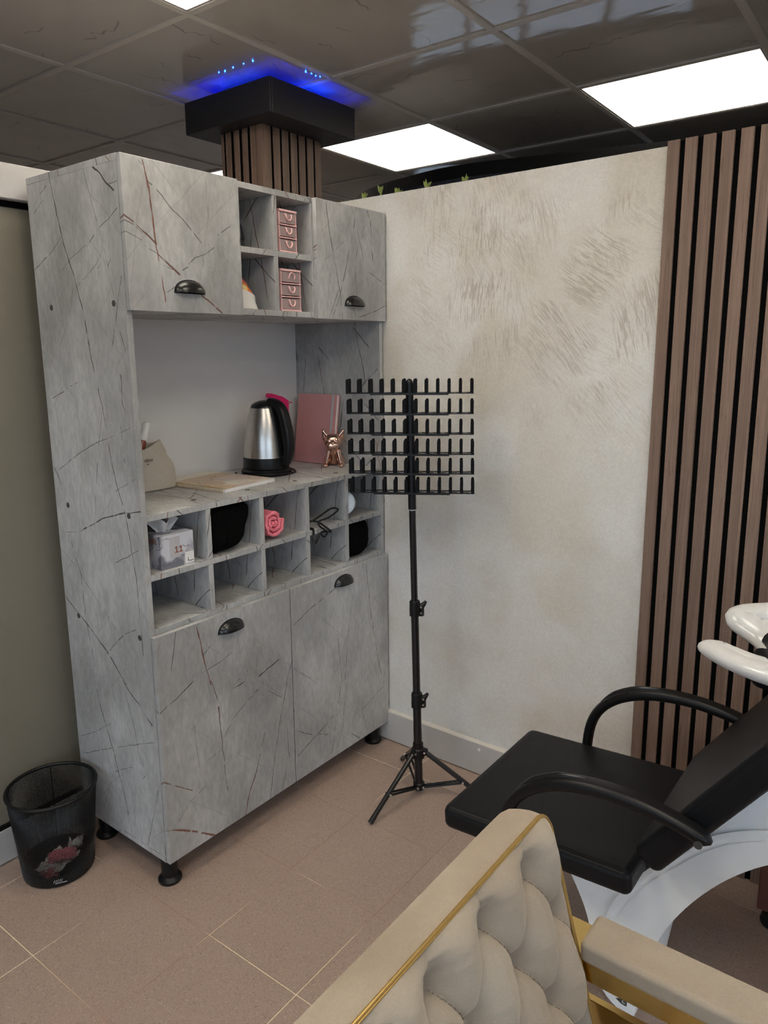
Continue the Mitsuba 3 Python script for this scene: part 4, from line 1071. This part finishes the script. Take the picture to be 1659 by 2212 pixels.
# basin
half = [(.425, -1.384, .985), (.372, -1.425, .992), (.318, -1.52, .998), (.290, -1.68, 1.0), (.320, -1.86, 1.0), (.430, -1.965, 1.0)]
rim = half + [(.54, -1.985, 1.0)] + [(1.08 - x, y, z) for x, y, z in half[::-1]]
neck = [(.628, -1.440, .962), (.585, -1.478, .946), (.54, -1.488, .942), (.495, -1.478, .946), (.452, -1.440, .962)]
loop = np.array(rim + neck)
from scipy.interpolate import CubicSpline
sL = np.r_[0, np.cumsum(np.linalg.norm(np.diff(np.vstack([loop, loop[:1]]), axis=0), axis=1))]
rim_c = CubicSpline(sL, np.vstack([loop, loop[:1]]), bc_type='periodic')(np.linspace(0, sL[-1], 161)[:-1])
rs = np.c_[np.cos(np.arange(16) * np.pi / 8) * 1.35, np.sin(np.arange(16) * np.pi / 8) * .80]
rimm = tube(rim_c, .024, section=rs, closed=True)
cen = np.array([.54, -1.74, .83])
lay = []
for f_ in np.linspace(0, 1, 14):
    s_ = 1 - .97 * f_ ** .75
    z_ = rim_c[:, 2] - .13 * f_ ** 1.1
    lay.append(np.c_[cen[0] + (rim_c[:, 0] - cen[0]) * s_, cen[1] + (rim_c[:, 1] - cen[1]) * s_, z_])
lay = np.array(lay); lay = np.concatenate([lay, lay[:, :1]], 1)
lay2 = lay.copy(); lay2[:, :, 2] -= .014 * np.linspace(0, 1, 14)[:, None] ** .5
bowl = cat(grid_surface(lay), grid_surface(lay2))
k = add(t + '__basin', cat(rimm, bowl), M('white_gloss'), smooth=True)
partlabel(k, 'glossy white ceramic basin')
nk = spline(neck, 30)[4:26] + np.array([0, -.004, .012])
kk = add(t + '__neck_rest', tube(nk, .026, 14), M('black'), smooth=True)
partlabel(kk, 'black rubber neck rest')
add(t + '__basin_mount', hull_body([[(.455, -1.475, .935, .024), (.50, -1.56, .915, .03)], [(.625, -1.475, .935, .024), (.58, -1.56, .915, .03)], [(.50, -1.56, .915, .03), (.58, -1.56, .915, .03)]], .01, 6), M('black'), smooth=True)
# base
def yz(poly, x0, x1):
    me = extr(poly, x1 - x0)
    return axes(me, (0, 1, 0), (0, 0, 1), (1, 0, 0), (x0, 0, 0))
arch = spline([(-1.272, 0, 0), (-1.288, .12, 0), (-1.322, .258, 0), (-1.37, .358, 0), (-1.443, .463, 0), (-1.502, .524, 0), (-1.59, .575, 0), (-1.70, .55, 0), (-1.79, .42, 0), (-1.83, .2, 0), (-1.835, 0, 0)], 60)[:, :2]
frontc = spline([(-1.262, .0, 0), (-1.215, .012, 0), (-1.178, .055, 0), (-1.157, .13, 0), (-1.150, .198, 0), (-1.130, .255, 0), (-1.090, .327, 0), (-1.045, .385, 0)], 30)[:, :2]
body = np.vstack([frontc, [(-1.05, .392), (-1.27, .396)], [(-1.335, .482), (-1.382, .545), (-1.468, .666), (-1.535, .755), (-1.66, .80), (-1.68, .87), (-1.93, .87), (-1.96, .3), (-1.99, 0)], arch[::-1]])
from shapely.geometry import Polygon
bp = Polygon(body).buffer(0)
if bp.geom_type != 'Polygon': bp = max(bp.geoms, key=lambda g_: g_.area)
bb_ = yz(bp, .412, .668)
k = add(t + '__base', bb_, M('white_shell'), smooth=30)
partlabel(k, 'white moulded base with an arched opening')
g1 = spline([(-1.178, .10, 0), (-1.185, .20, 0), (-1.202, .282, 0), (-1.241, .358, 0), (-1.28, .417, 0), (-1.334, .482, 0), (-1.41, .561, 0), (-1.521, .624, 0), (-1.62, .65, 0), (-1.75, .63, 0)], 50)[:, :2]
def offs(c_, d):
    t_ = np.gradient(c_, axis=0); t_ /= np.linalg.norm(t_, axis=1, keepdims=True)
    return c_ + np.c_[-t_[:, 1], t_[:, 0]] * d
for x0, x1 in ((.405, .4125), (.6675, .675)):
    s_ = offs(g1, .012)
    add(k + '__band', yz(np.vstack([g1, s_[::-1]]), x0, x1), M('white_shell'))
    s2 = offs(g1, .026)
    bandp = Polygon(np.vstack([s2, arch[6:38][::-1]])).buffer(0)
    if bandp.geom_type != 'Polygon': bandp = max(bandp.geoms, key=lambda g_: g_.area)
    add(k + '__side_plate', yz(bandp.intersection(bp.buffer(.0005)), x0 + .003, x1), M('white_shell'))
lg1 = axes(extr([(.014, .030), (.042, .046), (.042, .022), (.030, .022)], .0006), (0, -1, 0), (0, 0, 1), (-1, 0, 0), (.4115, -1.212, 0))
lg2 = axes(cat(*[extr(Point(.020, .008).buffer(.0045).difference(Point(.0215, .0095).buffer(.0025)), .0007)]), (0, -1, 0), (0, 0, 1), (-1, 0, 0), (.4113, -1.226, .022))
kk = add(t + '__emblem', cat(lg1), M('dark_grey'))
add(t + '__emblem', lg2, M('white_trim'))

# ------------------------------------------------------------------ red-brown trolley behind the chair base
t = thing('wooden_trolley', 'dark red-brown wooden cabinet on castors behind the white chair base', 'trolley')
add(t + '__carcass', box(.905, 1.080, -1.96, -1.446, .062, .62, .002), M('redwood'))
for k, z in enumerate((.10, .27, .44)):
    d = add(t + '__drawer', box(.895, .905, -1.955, -1.451, z, z + .158, .0015), M('redwood'))
    add(d + '__handle', box(.885, .895, -1.76, -1.65, z + .09, z + .10, .002), M('black'))
for x, y in ((.93, -1.48), (.93, -1.92), (1.05, -1.48), (1.05, -1.92)):
    add(t + '__castor', cat(axes(lathe([(0, -.012), (.024, -.012), (.026, -.008), (.026, .008), (.024, .012), (0, .012)], 24), (0, 1, 0), (0, 0, 1), (1, 0, 0), (x, y, .0265)), rod((x, y, .040), (x, y, .062), .006, 8)), M('black'), smooth=35)

# ================================================================== beige tufted armchair in the foreground
t = thing('armchair', 'beige button-tufted velvet armchair with gold piping and gold frame', 'armchair')
le = math.radians(15)
AU, AV, AN = np.array([1.0, 0, 0]), np.array([0, -math.sin(le), -math.cos(le)]), np.array([0, -math.cos(le), math.sin(le)])
AO = np.array([-.19, -1.285, .885])
loc = lambda P: AO + P[..., :1] * AU + P[..., 1:2] * AV + P[..., 2:3] * AN
U0, U1, V0, V1 = -.68, .012, -.014, .47
# tufted front
nu, nv = 190, 130
uu, vv = np.meshgrid(np.linspace(U0 + .002, U1 - .002, nu), np.linspace(V0 + .002, V1 - .004, nv), indexing='ij')
ta, tb, tu0, tv0 = .125, .196, -.087, .040
s_, r_ = (uu - tu0) / ta + (vv - tv0) / tb, (uu - tu0) / ta - (vv - tv0) / tb
ls, lr = np.abs(s_ - np.round(s_)), np.abs(r_ - np.round(r_))
above = np.clip((tv0 - vv) / .03, 0, 1)
col_ = np.abs((uu - tu0) / ta - np.round((uu - tu0) / ta))
puff = np.minimum(1, np.sqrt(np.minimum(ls, lr) * 2 + 1e-6) * 1.05)
puff_top = np.minimum(1, np.sqrt(col_ * 2 + 1e-6) * 1.05)
puff = puff * (1 - above) + (.85 * puff_top + .15) * above
bu, bv = np.round(s_ + 0), np.round(r_ + 0)
dist = np.sqrt(((uu - (tu0 + ta * (bu + bv) / 2)) / 1) ** 2 + (vv - (tv0 + tb * (bu - bv) / 2)) ** 2)
near = np.exp(-(dist / .026) ** 2) * (vv > tv0 - .03)
edge_d = np.minimum(np.minimum(uu - U0, U1 - uu), np.minimum(vv - V0, V1 - vv))
edge_f = np.clip(edge_d / .035, 0, 1) ** .6
rc = .035                                   # rounded outer corners
hh = (.004 + .026 * puff - .026 * near) * edge_f + .0015 * (meshkit.fbm(np.stack([uu * 25, vv * 25, uu * 0], -1), 3, 2) - .5)
def rclip(u, v):
    for cu, su in ((U1 - rc, 1), (U0 + rc, -1)):
        du, dv = (u - cu) * su, (V0 + rc) - v
        ins = (du > 0) & (dv > 0)
        L_ = np.sqrt(du ** 2 + dv ** 2) + 1e-9
        m_ = np.maximum(du, dv) / L_
        u = np.where(ins, cu + su * du * m_, u)
        v = np.where(ins, V0 + rc - dv * m_, v)
    return u, v
u2, v2 = rclip(uu, vv)
k = add(t + '__backrest_front', grid_surface(loc(np.stack([u2, v2, hh], -1))), M('velvet'), smooth=True)
partlabel(k, 'button-tufted beige velvet front of the backrest')
for i in range(-6, 3):
    for j in range(0, 5):
        cu, cv = tu0 + ta * (i + (.5 if j % 2 else 0)), tv0 + tb * j / 2
        if U0 + .03 < cu < U1 - .02 and cv < V1 - .02:
            b_ = trimesh.creation.icosphere(subdivisions=2, radius=.0060); b_.vertices *= [1, 1, .5]; b_.vertices += [cu, cv, -.0135]
            b_.vertices = loc(b_.vertices)
            add(k + '__button', b_, M('velvet'), smooth=True)
# stitched seams along the diagonal folds
st = []
hf = lambda u, v: float(np.interp(0, [0], [0])) if False else None
from scipy.interpolate import RegularGridInterpolator
itp = RegularGridInterpolator((uu[:, 0], vv[0]), hh, bounds_error=False, fill_value=None)
for i in range(-8, 4):
    for j in range(0, 4):
        cu, cv = tu0 + ta * (i + (.5 if j % 2 else 0)), tv0 + tb * j / 2
        for q in np.arange(.12, .9, .045):
            a_, b_ = np.array([cu + ta / 2 * q, cv + tb / 2 * q]), np.array([cu + ta / 2 * (q + .026), cv + tb / 2 * (q + .026)])
            if a_[0] < U0 + .02 or b_[0] > U1 - .012 or b_[1] > V1 - .02: continue
            P_ = np.array([[*a_, itp(a_)[0] + .0003], [*b_, itp(b_)[0] + .0003]])
            st.append(tube(loc(P_), .0006, 4))
add(k + '__stitches', cat(*st), M('seam'))
partlabel(k + '__stitches', 'brown stitching along the folds', 'stuff')
# shell: sides, top and back of the backrest
def loopuv(d, n=10):
    a0, a1, b0_, b1_ = U0 + d, U1 - d, V0 + d, V1
    r = rc - d * .5
    q = [(a0, b1_)] + [(a0 + r - r * math.cos(x), b0_ + r - r * math.sin(x)) for x in np.linspace(0, math.pi / 2, n)] + [(a1 - r + r * math.sin(x), b0_ + r - r * math.cos(x)) for x in np.linspace(0, math.pi / 2, n)] + [(a1, b1_)]
    q = np.array(q)
    out = [q[0]]
    for a_, b_ in zip(q[:-1], q[1:]):
        m_ = max(1, int(np.linalg.norm(b_ - a_) / .02))
        out += [a_ + (b_ - a_) * x for x in np.linspace(0, 1, m_ + 1)[1:]]
    return np.array(out)
prof = [(0.002, .002), (-.001, -.004), (-.004, -.018), (-.0045, -.036), (-.003, -.052), (.003, -.064), (.012, -.070), (.03, -.072)]
rows = []
base_loop = loopuv(0)
cenuv = np.array([(U0 + U1) / 2, V1])
for d, nn_ in prof:
    L_ = loopuv(d) if d >= 0 else None
    if L_ is None or len(L_) != len(base_loop):
        tg = np.gradient(base_loop, axis=0); tg /= np.linalg.norm(tg, axis=1, keepdims=True)
        no = np.c_[tg[:, 1], -tg[:, 0]]
        L_ = base_loop - no * d * (1 if d >= 0 else 1) * 1.0
        test = base_loop[len(base_loop) // 2] + no[len(base_loop) // 2] * .01
        if test[1] > base_loop[len(base_loop) // 2][1]: L_ = base_loop + no * d
    wob = .0018 * (meshkit.fbm(np.c_[L_ * 11, np.full(len(L_), nn_ * 30)], 2, 6) - .5)
    rows.append(np.c_[L_[:, 0], L_[:, 1] + wob, np.full(len(L_), nn_)])
rows.append(np.c_[np.tile(cenuv, (len(base_loop), 1)), np.full(len(base_loop), -.074)])
add(t + '__backrest_shell', grid_surface(loc(np.array(rows))), M('velvet'), smooth=True)
pl_ = loopuv(0.001)
pip = loc(np.c_[pl_, np.full(len(pl_), .0045)])
kk = add(t + '__piping', cat(tube(pip, .0027, 10), tube(pip + AN * .0030 + np.array([0, 0, -.0022]), .0014, 8)), M('goldtape'), smooth=True)
partlabel(kk, 'gold piping')
# seat, arms and frame
add(t + '__seat', rbox(-.66, -.20, -2.00, -1.43, .36, .47, .035), M('velvet'), smooth=40)
for xa, sg in ((-.17, 1), (-.70, -1)):
    xo = (xa, xa + .072) if sg > 0 else (xa, xa + .072)
    pad = rbox(xo[0] - .016, xo[1] - .008, -1.93, -1.352, .658, .694, .010, 3)
    k = add(t + '__armrest', pad, M('velvet'), smooth=40)
    f_ = cat(box(xo[0], xo[1], -1.88, -1.272, .614, .657, .001), box(xo[0], xo[1], -1.88, -1.838, 0.0, .614, .001), box(xo[0] + .058, xo[1], -1.838, -1.305, .470, .524, .001), box(xo[0], xo[1], -1.305, -1.272, 0.0, .614, .001))
    kk = add(t + '__frame', f_, M('gold'))
    partlabel(kk, 'polished gold flat-bar side frame')
add(t + '__cross_bar', box(-.63, -.172, -1.45, -1.41, .33, .358, .001), M('gold'))
add(t + '__cross_bar', box(-.63, -.172, -1.85, -1.81, .33, .358, .001), M('gold'))
for o_ in [o for o in labels if o.startswith('drawer_organizer')]:
    labels[o_]['group'] = 'pink mini drawer organizers'
for o_ in [o for o in labels if o.startswith('plant_sprig')]:
    labels[o_]['group'] = 'sprigs along the top of the plaster wall'
for o_ in [o for o in labels if o.startswith('ceiling_light')]:
    labels[o_]['group'] = 'square ceiling light panels'
